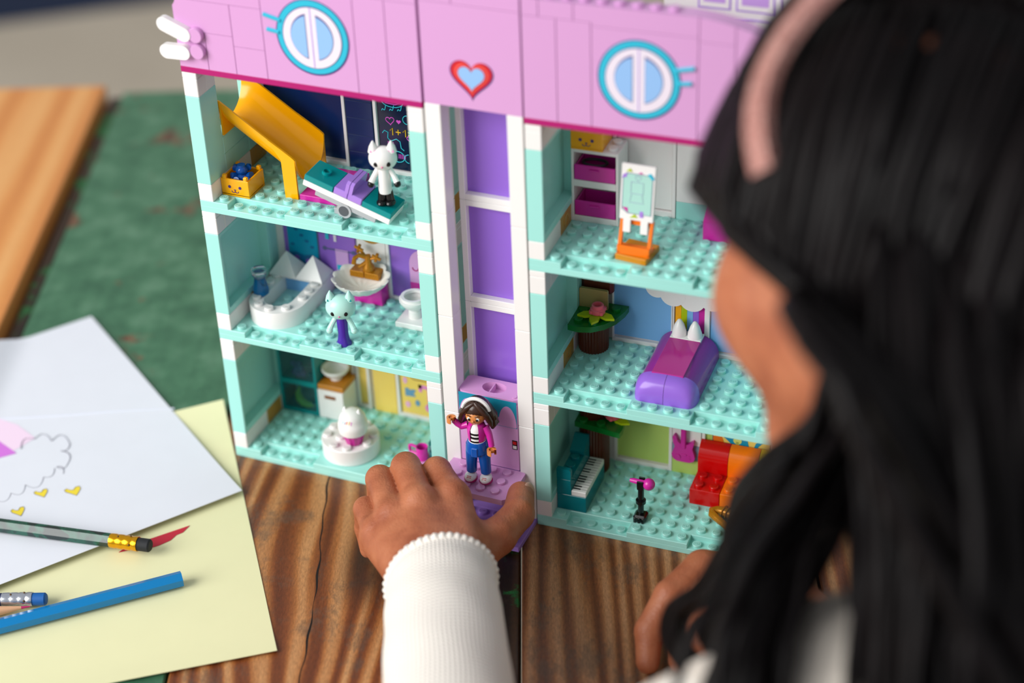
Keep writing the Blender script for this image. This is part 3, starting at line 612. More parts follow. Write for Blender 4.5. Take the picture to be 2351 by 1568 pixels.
for x0 in(0,2):
    part(t,'pyramid_slope',WHITE,lambda mb:mb.add([(x0+.01,4.3,1.27),(x0+1.99,4.3,1.27),(x0+1.99,6.0,1.27),(x0+.01,6.0,1.27),(x0+.01,4.3,1.42),(x0+1.99,4.3,1.42),(x0+1.99,6.0,1.42),(x0+.01,6.0,1.42),(x0+1,5.2,2.85)],[(0,3,2,1),(0,1,5,4),(1,2,6,5),(2,3,7,6),(3,0,4,7),(4,5,8),(5,6,8),(6,7,8),(7,4,8)]),ang=20)
t=thing('bottle','clear blue toy bottle with pale cap on the bathtub rim','bottle','L',(1.72,3.05,11.6))
part(t,'body',TBLUE,lambda mb:mb.lathe((0,0,0),[(.4,0),(.52,.12),(.52,.45),(.4,1.0),(.36,1.3),(.3,1.32)],24)); part(t,'cap',TCLEAR,lambda mb:mb.lathe((0,0,1.2),[(.34,0),(.34,.25),(.48,.3),(.5,.72),(.44,.74)],20))
# sink
t=thing('sink','white scallop shell sink on magenta pedestal with gold tap','sink','L',(8.1,5.2,10.4))
part(t,'pedestal',MAG,lambda mb:mb.box(-1.05,.75,0,1.05,1.78,1.75,.04))
def shell(mb):
    n=72; prof=[(.25,1.55),(.8,1.6),(1.3,1.8),(1.72,2.2),(1.9,2.5)]
    vs=[];fs=[]
    rows=prof+[(r-.1,h+.02) for r,h in prof[::-1][:1]]+[(max(.05,r-.12),h+.12) for r,h in prof[::-1][1:]]
    for j,(r,h) in enumerate(rows):
        am=.05*(r/1.9)**2
        for i in range(n):
            a=2*PI*i/n; f=1+am*(2*abs(math.cos(6*a))**.7-1); bk_=.32*max(0,math.sin(a))**2*(r/1.9)**2
            vs.append((r*f*math.cos(a),r*f*.92*math.sin(a),h+bk_+.05*math.cos(12*a)*(r/1.9)))
    for j in range(len(rows)-1):
        for i in range(n): k=(i+1)%n; fs.append((j*n+i,j*n+k,(j+1)*n+k,(j+1)*n+i))
    fs.append(tuple(range(n))[::-1]); fs.append(tuple((len(rows)-1)*n+i for i in range(n)))
    mb.add(vs,fs)
part(t,'bowl',P('cream white plastic',(238,234,226),.3),shell,ang=60)
tap=part(t,'tap_plate',GOLD,lambda mb:(mb.box(-1.05,.45,2.15,-.02,1.4,2.62,.04),mb.box(.02,.45,2.15,1.05,1.4,2.62,.04)))
part(tap,'tap',GOLD,lambda mb:(mb.lathe((.15,.95,2.6),[(.42,0),(.38,.3),(.24,.5),(.2,1.1)],16),mb.tube([(.15,.95,3.5),(-.35,.7,3.75),(-.6,.5,3.6),(-.65,.4,3.2)],[.17,.16,.15,.17],10),mb.tube([(.1,.9,3.2),(-.4,.6,2.9)],[.18,.12],8)))
for c0 in((-.55,1.1,4.0),(.75,1.0,3.6)): part(tap,'tap_handle',GOLD,lambda mb:(mb.tube([(.15,.95,3.4),c0],.1,8),mb.tube([(c0[0]-.3,c0[1],c0[2]+.12),(c0[0]+.3,c0[1],c0[2]-.12)],.11,8),mb.tube([(c0[0]-.1,c0[1],c0[2]-.3),(c0[0]+.1,c0[1],c0[2]+.3)],.11,8)))
# toilet
def bowl(mb,z0,r=.95,h=.95): mb.lathe((0,0,z0),[(.4,0),(.36,.18),(.5,.3),(r*.82,.55*h),(r,h*.85),(r,h),(r*.88,h),(r*.72,.62*h),(.3,.38*h),(.001,.36*h)],28,cap=False)
t=thing('toilet','white toy toilet bowl on square base by lavender wall','toilet','L',(12.0,5.0,10.4))
part(t,'base',WHITE,lambda mb:mb.box(-1,-1,0,1,1,.4,.04)); part(t,'pedestal',WHITE,lambda mb:mb.cyl((0,0,.4),.42,.5,18)); part(t,'bowl',WHITE,lambda mb:bowl(mb,.85,.98,1.0)); part(t,'seat_ring',WHITE,lambda mb:mb.lathe((0,0,1.84),[(.86,0),(.86,.2),(.66,.2),(.66,0)],26,cap=False))
# kitchen
t=thing('shelf_cabinet','teal toy cabinet with two glass doors against the kitchen wall','cabinet','L',(1.02,5,.8))
def cabf(mb):
    mb.box(0,1.85,0,2.95,1.98,5.4,.02); mb.box(0,0,0,.2,1.85,5.4,.03); mb.box(2.75,0,0,2.95,1.85,5.4,.03)
    for a,b in((0,.28),(2.35,2.75),(5.0,5.4)): mb.box(.2,0,a,2.75,1.85,b,.03)
part(t,'body',TEAL,cabf)
for a,b in((.3,2.33),(2.77,4.98)): d=part(t,'door',P('clear pale teal plastic',(150,222,228),.04,trans=.95),lambda mb:mb.box(.22,.12,a,2.73,.2,b,.02)); part(d,'hinge_knob',TTEAL,lambda mb:mb.sph((2.5,.06,a+.7),.12,10,6))
t=thing('banana','yellow toy banana behind the lower glass door','banana','L',(2.2,5.5,1.1))
part(t,'fruit',P('banana yellow plastic',(250,214,30),.3),lambda mb:mb.tube([(.1,0,1.5),(-.05,0,1.05),(.02,0,.6),(.3,0,.3),(.75,0,.18),(1.15,0,.25)],[.1,.22,.3,.3,.24,.1],12)); part(t,'tip',LIME,lambda mb:mb.cyl((.1,0,1.48),.08,.16,8))
t=thing('grapes','bunch of purple toy grapes behind the upper glass door','grapes','L',(2.3,5.6,3.57))
for x,y,zz in((-.3,0,.25),(.05,-.1,.22),(.4,0,.25),(-.1,0,.62),(.25,0,.65),(.1,0,1.0),(-.35,.05,.95)): part(t,'grape',P('grape plastic',(150,50,150),.25),lambda mb:mb.sph((x,y,zz),.24,12,8))
t=thing('cupboard','white toy kitchen cupboard with brown worktop beside the teal cabinet','cupboard','L',(4.0,5.0,.8))
part(t,'body',WHITE,lambda mb:mb.box(.02,.1,0,1.98,1.98,2.4,.03)); d=part(t,'door',WHITE,lambda mb:mb.box(.0,-.05,.05,1.98,.1,2.38,.04)); part(d,'handle',P('brown handle plastic',(136,78,34),.4),lambda mb:mb.box(.55,-.09,1.75,1.4,-.04,2.02,.02)); part(t,'worktop',P('caramel plastic',(196,128,36),.25),lambda mb:mb.box(.02,.02,2.41,2.0,2.0,2.8,.04))
t=MB(); bowl(t,0,.98,.95); single(t,'bowl',WHITE,'white toy bowl standing on the brown cupboard top','bowl','L',(4.95,6.1,3.6))
t=thing('round_table','round white studded toy table in the yellow kitchen','table','L',(7.8,2.3,.8))
part(t,'top',WHITE,lambda mb:(mb.lathe((0,0,0),[(1.9,0),(1.97,.05),(1.97,1.15),(1.93,1.2),(.001,1.2)],48,cap=False),mb.lathe((0,0,0),[(1.9,0),(.01,0)],48,cap=False)))
for x,y in [(i+.5,j+.5) for i in(-2,-1,0,1) for j in(-2,-1,0,1)]:
    if (x*x+y*y)<3.2 and not(.0<x<1 and -1<y<0): part(t,'stud',WHITE,lambda mb:mb.stud(x,y,1.19,logo=True))
t=thing('toy_cupcake','toy cupcake with pink fluted cup and white icing on round table','cupcake','L',(8.4,1.72,2.0))
def flut(mb):
    n=48; rows=[(.5,0),(.55,.08),(.78,.85),(.72,.88)]; vs=[];fs=[]
    for r,h in rows:
        for i in range(n): a=2*PI*i/n; f=1+.05*math.cos(12*a); vs.append((r*f*math.cos(a),r*f*math.sin(a),h))
    for j in range(3):
        for i in range(n): k=(i+1)%n; fs.append((j*n+i,j*n+k,(j+1)*n+k,(j+1)*n+i))
    fs.append(tuple(range(n))[::-1]); fs.append(tuple(3*n+i for i in range(n))); mb.add(vs,fs)
part(t,'cup',MAG,flut,ang=50)
ic=part(t,'icing',CW,lambda mb:mb.lathe((0,0,.8),[(.6,0),(.95,.18),(1.02,.6),(.98,.95),(.92,1.0),(.9,1.3),(.7,1.65),(.35,1.82),(.01,1.86)],30),ang=50)
for s1 in(-1,1): part(ic,'icing_peak',CW,lambda mb:mb.lathe((s1*.52,.05,2.3),[(.24,0),(.16,.25),(.03,.48)],12))
for i,(m,a) in enumerate(((CYAN,-1.9),(ORG,-1.55),(NM,-1.2),(NY,-1.35),(BLUE,-1.7))): part(ic,'sprinkle',m,lambda mb:mb.tube([(.9*math.cos(a),.9*math.sin(a),2.0+.05*(i%2)),(.84*math.cos(a+.06),.84*math.sin(a+.06),2.2+.04*(i%2))],.035,6))
t=thing('mug','magenta toy mug standing near the open front of the kitchen','mug','L',(13.05,2.5,1.2),rz=R(170))
part(t,'cup',MAG,lambda mb:mb.lathe((0,0,0),[(.34,0),(.36,.05),(.42,1.0),(.4,1.04),(.33,1.0),(.3,.2),(.001,.18)],26,cap=False)); part(t,'handle',MAG,lambda mb:mb.tube([(.38,0,.85),(.85,0,.87),(1.02,0,.78),(1.02,0,.5),(.95,0,.3),(.4,0,.25)],.11,10))
single(MB().box(0,0,0,2.6,1.6,.4,.04),'serving_tile',PINK,'light pink tile lying under the magenta mug','tile','L',(11.8,1.7,.8))
t=thing('toy_jewel','clear teal faceted toy piece leaning by the kitchen post','toy','L',(13.9,3.3,.8))
part(t,'body',TTEAL,lambda mb:mb.lathe((0,0,0),[(.3,0),(.75,.5),(.75,1.2),(.35,1.9)],6),ang=10)
# lift car in the tower
t=thing('lift_car','pink toy lift car with studded front platform in the white tower','lift','L',(19.13,0,3.6))
def lbox(mb):
    x0,x1,y0,y1,z0,z1=-2.0,2.03,.06,1.9,.4,5.8
    mb.box(x0,y0,z0,x1,y0+.3,z1-.32,.03); mb.box(x0,y0+.3,z0,x0+.3,y1,z1-.3,.03); mb.box(x1-.3,y0+.3,z0,x1,y1,z1-.3,.03); mb.box(x0,y1-.12,z0,x1,y1,z1-.3,.02)
part(t,'car_body',PINK,lbox)
def ltop(mb):
    n=40; H=[]
    for i in range(n):
        a=2*PI*i/n; H.append((.1+.8*math.cos(a)*(1 if abs(math.sin(a))<.75 else 1),1.05+.58*math.sin(a)))
    O=[]
    for (hx,hy) in H:
        dx,dy=(hx-.1)/2.1,(hy-1.0)/.8; m=max(abs(dx),abs(dy)); O.append((.015+dx/m*2.015,.98+dy/m*.92))
    vs=[(x,y,5.8) for x,y in O]+[(x,y,5.8) for x,y in H]+[(x,y,5.3) for x,y in H]+[(x,y,5.46) for x,y in O]
    fs=[]
    for i in range(n):
        j=(i+1)%n
        fs+=[(i,j,n+j,n+i),(n+i,n+j,2*n+j,2*n+i),(3*n+i,3*n+j,j,i),(2*n+i,2*n+j,3*n+j,3*n+i)]
    fs.append(tuple(range(2*n,3*n))); mb.add(vs,fs)
part(t,'car_top',PINK,ltop)
part(t,'top_knob',PINK,lambda mb:mb.cyl((1.7,.45,5.8),.17,.08,14)); part(t,'hole_rib',PINK,lambda mb:mb.box(-.12,.55,5.3,-.02,1.6,5.72,.02))
part(t,'front_print',P('teal print',(30,150,180),.35),lambda mb:mb.box(-1.95,.035,3.7,1.98,.06,5.7,0)); part(t,'front_print',PINK,lambda mb:(mb.prism(arc(1.35,3.8,.62,0,PI,16,1.5),.015,.045,'y'),mb.prism(arc(-1.35,3.8,.62,0,PI,16,1.5),.015,.045,'y'),mb.prism(rect(-1.9,1.93,3.75,4.35),.005,.03,'y')))
sw=part(t,'switch_print',BLACK,lambda mb:mb.box(1.6,.04,2.05,1.95,.06,2.75,0)); part(sw,'up_mark',RED,lambda mb:mb.box(1.65,.025,2.45,1.9,.05,2.68,0)); part(sw,'down_mark',WHITE,lambda mb:mb.box(1.65,.025,2.12,1.9,.05,2.35,0))
part(t,'platform',PINK,lambda mb:mb.prism([(-2.55,0),(-2.6,-.7),(-2.2,-3.12),(2.1,-3.12),(2.5,-2.8),(2.5,-.1),(2.3,.04),(-2.4,.04)],-.0,.4))
for i in range(4):
    for j in range(3): part(t,'stud',PINK,lambda mb:mb.stud(-1.6+i,-.5-j,.39))
# doll on the lift
DS=P('doll skin plastic',(214,136,74),.3); DH=P('dark brown hair plastic',(58,34,24),.25); 
t=thing('toy_doll','toy doll with dark wavy hair, magenta jacket and blue trousers on the lift','doll','L',(19.15,-1.75,4.2),rz=R(6))
for s1 in(-1,1):
    sh=part(t,'shoe',P('shoe white plastic',(236,234,238),.3),lambda mb:mb.sph((s1*.5,-.18,.26),.46,16,10,(.86,1.15,.6))); part(sh,'sole',DPINK,lambda mb:mb.lathe((s1*.5,-.18,0),[(.4,0),(.44,.06),(.44,.16),(.38,.18)],20)); part(sh,'lace_print',RED,lambda mb:[mb.tube([(s1*.5-.14,-.52-.08*k,.47-.06*k),(s1*.5+.14,-.52-.08*k,.47-.06*k)],.022,6) for k in range(2)])
    part(t,'ankle',DS,lambda mb:mb.cyl((s1*.47,0,.4),.22,.3,14))
part(t,'trousers',BLUE,lambda mb:[mb.tube([(s1*.47,0,.62),(s1*.45,0,1.2),(s1*.4,0,2.0),(s1*.33,0,2.75)],[.34,.35,.4,.42],16) for s1 in(-1,1)]+[mb.lathe((0,0,2.1),[(.45,0),(.72,.2),(.7,.7),(.62,1.0),(.5,1.02)],22),mb.box(-.22,-.74,2.15,.22,-.55,2.85,.06)])
part(t,'striped_top',WHITE,lambda mb:mb.lathe((0,0,3.05),[(.58,0),(.52,.5),(.55,1.0),(.4,1.25),(.18,1.35)],20))
for k in range(3): part(t,'stripe',BLACK,lambda mb:mb.lathe((0,0,3.16+.28*k),[(.56,0),(.575,.02),(.565,.12),(.54,.13)],20))
for s1 in(-1,1):
    part(t,'jacket_panel',MAG,lambda mb:mb.lathe((0,0,3.2),[(.57,0),(.6,.1),(.62,.8),(.5,1.1),(.3,1.2),(.28,1.15),(.56,.75),(.55,0)],12,cap=False,ang=R(105)).xf(Matrix.Rotation(R(-62 if s1>0 else 137),4,'Z')))
for pts,hp in(([(-.55,0,4.15),(-.95,-.1,4.0),(-1.2,-.15,4.2),(-1.4,-.2,4.45)],(-1.5,-.22,4.62)),([(.55,0,4.15),(.82,-.1,3.7),(.95,-.2,3.2),(1.0,-.25,2.9)],(1.05,-.28,2.6))):
    arm=part(t,'arm',MAG,lambda mb:mb.tube(pts,[.26,.22,.2,.19],12)); part(arm,'hand',DS,lambda mb:(mb.cyl((hp[0],hp[1],hp[2]-.1),.17,.2,12),mb.lathe((hp[0],hp[1]-.15,hp[2]),[(.3,-.18),(.3,.18),(.17,.18),(.17,-.18),(.3,-.18)],14,cap=False,ang=R(280))))
def dhead(mb): mb.sph((0,0,5.0),.68,22,16,(.98,.95,.92)); mb.cyl((0,0,4.2),.2,.4,12); mb.sph((0,-.66,4.88),.09,8,6)
hd=part(t,'head',DS,dhead)
for s1 in(-1,1): part(hd,'eye',WHITE,lambda mb:mb.sph((s1*.27,-.57,5.0),.13,12,8,(1,.35,1))); part(hd,'pupil',BLACK,lambda mb:mb.sph((s1*.25,-.63,4.98),.085,10,6,(1,.5,1.1))); part(hd,'eyebrow',DH,lambda mb:mb.tube([(s1*.13,-.64,5.2),(s1*.28,-.6,5.26),(s1*.42,-.5,5.2)],.03,6))
part(hd,'mouth',P('lip rose',(190,70,70),.4),lambda mb:mb.tube([(-.15,-.6,4.7),(0,-.63,4.66),(.15,-.6,4.7)],.028,6))
def dhair(mb):
    mb.lathe((0,.26,5.0),[(.74,-.1),(.82,.25),(.78,.62),(.5,.92),(.01,1.0)],24,cap=False)
    for k in range(26):
        a=R(-40+260*k/25)*1.0; a=R(2)+R(176)*k/25; r=.78
        x,y=r*math.cos(a),.2+r*math.sin(a); w_=.12*math.sin(k*2.1)
        mb.tube([(x*.7,.1+(y-.1)*.7,5.65),(x*1.02,y*1.02,5.2),(x*1.22+w_,y*1.15,4.7),(x*1.3-w_,y*1.2+.06,4.2),(x*1.2,y*1.15,3.9)],[.2,.24,.27,.25,.1],8)
    for s1 in(-1,1): mb.tube([(0,-.12,5.92),(s1*.44,-.36,5.66),(s1*.76,-.26,5.2),(s1*.92,-.12,4.7),(s1*.98,-.05,4.3)],[.14,.2,.2,.2,.1],10)
part(t,'hair',DH,dhair,ang=60)
part(t,'headband',WHITE,lambda mb:mb.tube([(.86*math.cos(a)*1.02,.05,5.15+.98*math.sin(a)) for a in np.linspace(R(12),R(168),18)],.12,8))
# art room
t=thing('drawer_unit','white toy drawer unit with two open magenta drawers in art room','drawers','R',(1.0,5.05,20))
def duf(mb):
    mb.box(0,1.8,0,2.96,1.93,4.9,.02); mb.box(0,0,0,.16,1.8,4.9,.03); mb.box(2.8,0,0,2.96,1.8,4.9,.03)
    for a,b in((0,.42),(2.4,2.85),(4.68,4.9)): mb.box(.16,0,a,2.8,1.8,b,.03)
    for y in(.5,1.4): mb.stud(2.5,y,4.89)
part(t,'body',WHITE,duf)
for zz in(.45,2.88):
    d=part(t,'drawer',MAG,lambda mb:(mb.box(.2,.0,zz,2.76,.14,zz+.98,.03),mb.box(.2,.14,zz,.32,1.75,zz+.9,.02),mb.box(2.64,.14,zz,2.76,1.75,zz+.9,.02),mb.box(.32,1.63,zz,2.64,1.75,zz+.9,.02),mb.box(.32,.14,zz,2.64,1.63,zz+.1,.02)))
    part(d,'handle',MAG,lambda mb:mb.box(1.15,-.12,zz+.66,1.75,.02,zz+.78,.03))
single(MB().tube([(.75*math.cos(a),.42*math.sin(a),.1) for a in np.linspace(0,2*PI,28,endpoint=False)],.09,8,closed=True),'hoop',P('charcoal plastic',(40,36,44),.4),'small dark ring lying in the upper magenta drawer','ring','R',(2.3,5.75,23.68))
t=thing('easel','orange toy easel with white board and pinned aqua drawing','easel','R',(6.0,2.2,20),rz=R(-2))
part(t,'base_plate',P('amber plastic',(206,132,14),.3),lambda mb:mb.box(-1,-.98,0,1,.98,.4,.04).xf(Matrix.Rotation(R(-6),4,'Z')))
part(t,'frame',ORG,lambda mb:(mb.box(-1,-.8,.4,1,-.62,.95,.03),mb.box(-1,-.8,.4,-.8,.2,.62,.03),mb.box(.8,-.8,.4,1,.2,.62,.03),mb.box(-1,-.62,.4,1,.2,.6,.03),
     mb.prism([(-.8,.4),(-.5,.4),(.2,2.35),(-.1,2.35)],-1,-.8,'x'),mb.prism([(-.8,.4),(-.5,.4),(.2,2.35),(-.1,2.35)],.8,1,'x'),mb.box(-.8,-.08,2.05,.8,.14,2.35,.03)))
BT=Matrix.Translation((0,-.22,2.45))@Matrix.Rotation(R(-9),4,'X')
def bp(name,mat,fn,par=t):
    mb=MB(); fn(mb); mb.xf(BT); return mb.obj(name,mat,par,ang=25)
bd=bp('board',WHITE,lambda mb:(mb.box(-1.03,-.05,0,1.03,.16,3.4,.03),mb.box(-.78,-.05,-.8,-.32,.12,.03,.03),mb.box(.28,-.05,-.8,.74,.12,.03,.03)))
bp('drawing',P('aqua paper print',(168,216,204),.5),lambda mb:mb.prism([(-.9,.65),(-.55,.42),(.88,.42),(.88,2.85),(-.72,2.85),(-.9,2.6)],-.07,-.05,'y'),bd)
bp('drawing_outline',P('print slate',(92,96,140),.4),lambda mb:mb.tube([(x,-.07,zz) for x,zz in((-.9,.65),(-.55,.42),(.88,.42),(.88,2.85),(-.72,2.85),(-.9,2.6),(-.9,.65))],.02,5),bd)
bp('pencil_sketch',P('sketch lilac print',(150,150,190),.5),lambda mb:(mb.tube([(x,-.075,zz) for x,zz in((-.4,2.35),(-.4,1.65),(.35,1.65),(.35,2.35),(-.4,2.35))],.016,5),mb.tube([(x,-.075,zz) for x,zz in((-.35,1.6),(-.45,1.1),(.4,1.1),(.3,1.6))],.016,5),mb.tube([(x,-.075,zz) for x,zz in heart(0,2.62,.4,16)],.014,5,closed=True)),bd)
for m,p in((CYAN,[(.55,2.9),(.75,3.0),(1.0,2.7),(.85,2.6)]),(LAV,[(-.98,2.5),(-.9,2.75),(-.65,2.85),(-.7,2.6)]),(LAV,[(.2,.25),(.42,.25),(.42,.62),(.2,.62)]),(MAG,[(-.88,.75),(-.5,.45),(-.55,.75)]),(LIME,[(-.75,2.95),(-.35,2.95),(-.5,3.15)]),(LIME,[(-.4,.15),(.1,.2),(-.1,.4)]),(MAG,[(0,2.9),(.3,2.9),(.15,3.0)])): bp('paint_splash',m,lambda mb:mb.prism(p,-.085,-.05,'y'),bd)
t=thing('toy_chest','magenta toy block with sloped lid against the art room wall','chest','R',(9.2,5.0,20))
part(t,'body',MAG,lambda mb:mb.box(0,0,0,2,1.9,1.25,.04)); part(t,'lid',MAG,lambda mb:mb.prism([(0,1.26),(1.9,1.26),(1.9,2.3),(1.4,2.3)],.0,2,'x'))
# trees with leaf platforms and flowers
def trunk(mb,z0,z1):
    n=60; vs=[];fs=[];rows=[z0]
    while rows[-1]<z1: rows.append(min(z1,rows[-1]+1.2))
    for zz in rows:
        for i in range(n):
            a=2*PI*i/n; r=.97*(1 if i%2 else .93); vs.append((r*math.cos(a),r*math.sin(a),zz))
    for j in range(len(rows)-1):
        for i in range(n): k=(i+1)%n; fs.append((j*n+i,j*n+k,(j+1)*n+k,(j+1)*n+i))
    fs.append(tuple(range(n))[::-1]); fs.append(tuple((len(rows)-1)*n+i for i in range(n))); mb.add(vs,fs)
def flower(base,label,rz=0):
    f=thing('toy_flower',label,'flower','R',base,rz,'coral toy flowers')
    def leaf(mb,a):
        pts=[(0,0),(.35,.28),(.85,.3),(1.3,0),(.85,-.3),(.35,-.28)]; c,s_=math.cos(a),math.sin(a)
        mb.prism([(x*c-y*s_,x*s_+y*c) for x,y in pts],0,.16)
    for a in(R(-30),R(-100),R(-165)): part(f,'leaf',LIME,lambda mb:leaf(mb,a))
    part(f,'blossom',CORAL,lambda mb:(mb.lathe((0,0,.1),[(.36,0),(.48,.1),(.48,.35),(.42,.4),(.38,.42),(.38,.62),(.34,.66),(.24,.64),(.22,.3),(.001,.28)],24,cap=False)))
    for k in range(4): part(f,'petal',CORAL,lambda mb:mb.cyl((.46*math.cos(k*PI/2+.6),.46*math.sin(k*PI/2+.6),.22),.14,.22,10))
t=thing('toy_tree','brown ribbed toy tree stump with dark green leaf shelf and tan board','tree','R',(2,6,10.4))
part(t,'trunk',BROWN,lambda mb:trunk(mb,0,2.4),ang=15)
def leafplate(mb): 
    mb.prism([(-1,1),(-1,-2.15),(-.3,-2.25),(.5,-2.05),(1.2,-1.5),(1.7,-.7),(2.0,.3),(2.05,.98)],2.4,2.8)
    for x,y in((-.5,-1.5),(.5,-1.6),(-.5,-.4),(1.4,.3),(.7,-.6)): mb.stud(x,y,2.79)
part(t,'leaf_shelf',GREEN,leafplate); part(t,'board',TAN,lambda mb:mb.prism(arc(-.85,4.05,.12,PI,PI/2,4)+arc(.78,4.05,.12,PI/2,0,4)+[(.9,2.8),(-.97,2.8)],.15,.35,'y'),ang=20)
flower((2.55,5.2,13.4),'coral toy flower with lime leaves on the dark green leaf shelf',R(10))
t=thing('toy_tree','tall brown ribbed toy tree trunk with green shelf behind the piano','tree','R',(2,6,.8))
part(t,'trunk',BROWN,lambda mb:trunk(mb,0,8.4),ang=15); part(t,'leaf_shelf',GREEN,lambda mb:(mb.prism([(-.95,-1.3),(2.25,-1.75),(2.3,-1.2),(2.0,.9),(.8,1),(-.95,1)],4.0,4.4),[mb.stud(x,y,4.39) for x,y in((-.4,-1.1),(.8,-1.15))]))
flower((3.35,5.65,5.2),'coral toy flower with lime leaves on the shelf behind the piano',R(150))
# bed
PLUM=P('plum plastic',(150,44,150),.16); ROSE=P('rose magenta plastic',(186,44,140),.14)
t=thing('toy_bed','toy bed with rounded lavender foot, plum sides and magenta top','bed','R',(8,4,10.4))
def prof(h=1.6,w=2.0,r=1.35): return [(-w,0)]+arc(-w+r,h-r,r,PI,PI/2,10)+arc(w-r,h-r,r,PI/2,0,10)+[(w,0)]
part(t,'side_shell',PLUM,lambda mb:mb.prism(prof(1.6,1.97),-1.85,2.95,'y')); part(t,'cover_tile',ROSE,lambda mb:mb.box(-1,-2.0,1.52,1,2.0,1.66,.02))
def foot(mb,s1):
    nx,ny=12,12; vs=[];fs=[]
    for j in range(ny+1):
        t_=j/ny*PI/2; yy=-1.85-1.12*math.sin(t_); sc=math.cos(t_)**.55
        for i,(x,zz) in enumerate(arc(0,0,1,PI/2,0,nx)):
            X=2.0*(abs(x)**.6)*(.62+.38*sc); Z=1.62*(abs(zz)**.6)*(sc if j else 1); vs.append((s1*max(.012,X),yy,max(0,Z)))
    m=nx+1
    for j in range(ny):
        for i in range(nx): fs.append((j*m+i,j*m+i+1,(j+1)*m+i+1,(j+1)*m+i))
    mb.add(vs,fs)
for s1 in(-1,1): part(t,'foot_end',PURP,lambda mb:foot(mb,s1),ang=50)
hb=part(t,'head_strip',WHITE,lambda mb:mb.box(-1,2.0,1.5,1,2.95,1.7,.03))
for s1 in(-1,1): part(t,'ear_cone',CW,lambda mb:mb.lathe((s1*.5,2.45,1.7),[(.46,0),(.44,.3),(.3,.75),(.12,1.08),(.01,1.14)],20))
# music room
PT=P('piano teal plastic',(0,124,136),.16)
t=thing('toy_piano','teal upright toy piano with printed white keyboard by the side wall','piano','R',(1.02,1.05,.8))
part(t,'body',PT,lambda mb:(mb.box(0,0,0,1.95,3.9,1.2,.03),mb.box(0,0,1.21,.95,.95,2.4,.03),mb.box(0,.96,1.21,.95,2.9,2.4,.03),mb.stud(.47,1.45,2.39),mb.stud(.47,2.4,2.39),mb.box(0,2.91,1.21,.95,3.9,2.5,.03)))
part(t,'end_cheek',PT,lambda mb:mb.prism([(0,2.41),(.95,2.41),(.95,3.1),(.85,3.2),(0,3.2)],.0,.3,'y'))
part(t,'music_rest',PT,lambda mb:mb.prism([(2.7,2.52),(3.9,2.52),(3.9,3.4),(3.75,3.42),(2.7,2.75)],0,.95,'x'))
kb=part(t,'keyboard',WHITE,lambda mb:mb.box(.97,.02,1.21,1.95,3.88,1.6,.03))
NK=14
for i in range(1,NK): part(kb,'key_line',BLACK,lambda mb:mb.box(1.0,.05+3.8*i/NK-.012,1.595,1.93,.05+3.8*i/NK+.012,1.605,0))
for o2 in range(2):
    for i in(0,1,3,4,5):
        yb=.05+3.8*(o2*7+i+1)/NK; part(kb,'black_key',BLACK,lambda mb:mb.box(1.0,yb-.06,1.595,1.5,yb+.06,1.612,0))
t=thing('microphone_stand','black toy microphone stand with magenta microphone on the music room floor','microphone','R',(6.5,1.55,.8))
part(t,'base',BLACK,lambda mb:(mb.box(-.42,-.42,0,.42,.42,.5,.12),[mb.box(-.36+.26*k,-.5,0,-.2+.26*k,-.38,.4,.03) for k in range(3)])); part(t,'pole',BLACK,lambda mb:(mb.cyl((0,0,.45),.2,2.1,14),mb.lathe((0,0,1.3),[(.2,0),(.33,.05),(.33,.28),(.2,.33)],16)))
part(t,'clip',BLACK,lambda mb:(mb.box(-.22,-.22,2.45,.22,.22,2.75,.04),mb.box(-.2,-.3,2.7,.2,-.2,3.2,.03),mb.box(-.2,.2,2.7,.2,.3,3.2,.03)))
part(t,'microphone',MAG,lambda mb:(mb.tube([(-.72,0,3.0),(-.5,0,3.0),(.2,0,2.95)],[.12,.17,.2],12),mb.sph((.52,0,2.92),.4,16,10)))
t=thing('toy_guitar','magenta toy electric guitar hanging on the music room wall','guitar','R',(7.85,6.85,2.0))
gb=[(-.66,.14),(-.4,.0),(.4,.0),(.7,.14),(.8,.42),(.7,.8),(.6,1.1),(.66,1.35),(.72,1.6),(.66,1.72),(.5,1.6),(.3,1.42),(-.2,1.42),(-.4,1.6),(-.5,1.95),(-.62,2.05),(-.74,1.9),(-.7,1.5),(-.58,1.15),(-.68,.85),(-.8,.5)]
part(t,'body',MAG,lambda mb:mb.prism(gb,-.18,.14,'y')); part(t,'neck',MAG,lambda mb:mb.box(-.17,-.26,1.1,.17,0,3.4,.05)); part(t,'headstock',MAG,lambda mb:mb.prism([(-.2,3.35),(.2,3.35),(.32,3.9),(-.1,4.0)],-.22,0,'y')); part(t,'pickguard',MAG,lambda mb:(mb.cyl((-.35,-.24,.4),.18,.08,14,'y'),mb.box(-.1,-.23,.55,.25,-.17,.66,.02),mb.cyl((.45,-.22,.3),.06,.05,8,'y'),mb.cyl((.4,-.22,.5),.06,.05,8,'y')))
t=thing('toy_sofa','red, orange and yellow toy sofa with curved backrests','sofa','R',(9,4.05,.8))
for i,m in enumerate((RED,ORG,P('bright yellow plastic',(250,198,6),.18))):
    x=i*2
    part(t,'seat',m,lambda mb:(mb.box(x+.015,0,0,x+1.985,1.98,1.2,.03),[mb.stud(x+.5+a,.5+b,1.19,logo=True) for a in(0,1) for b in(0,1)]))
    part(t,'backrest',m,lambda mb:mb.prism([(1.99,0),(2.92,0),(2.92,3.15)]+arc(2.92,2.0,.93,PI/2,PI,10,1.15)[1:]+[(1.99,1.2)],x+.015,x+1.985,'x'),ang=30)
t=thing('toy_saxophone','pearl gold toy saxophone lying on the mint floor before the sofa','saxophone','R',(10.9,2.95,1.0),rz=R(-20))
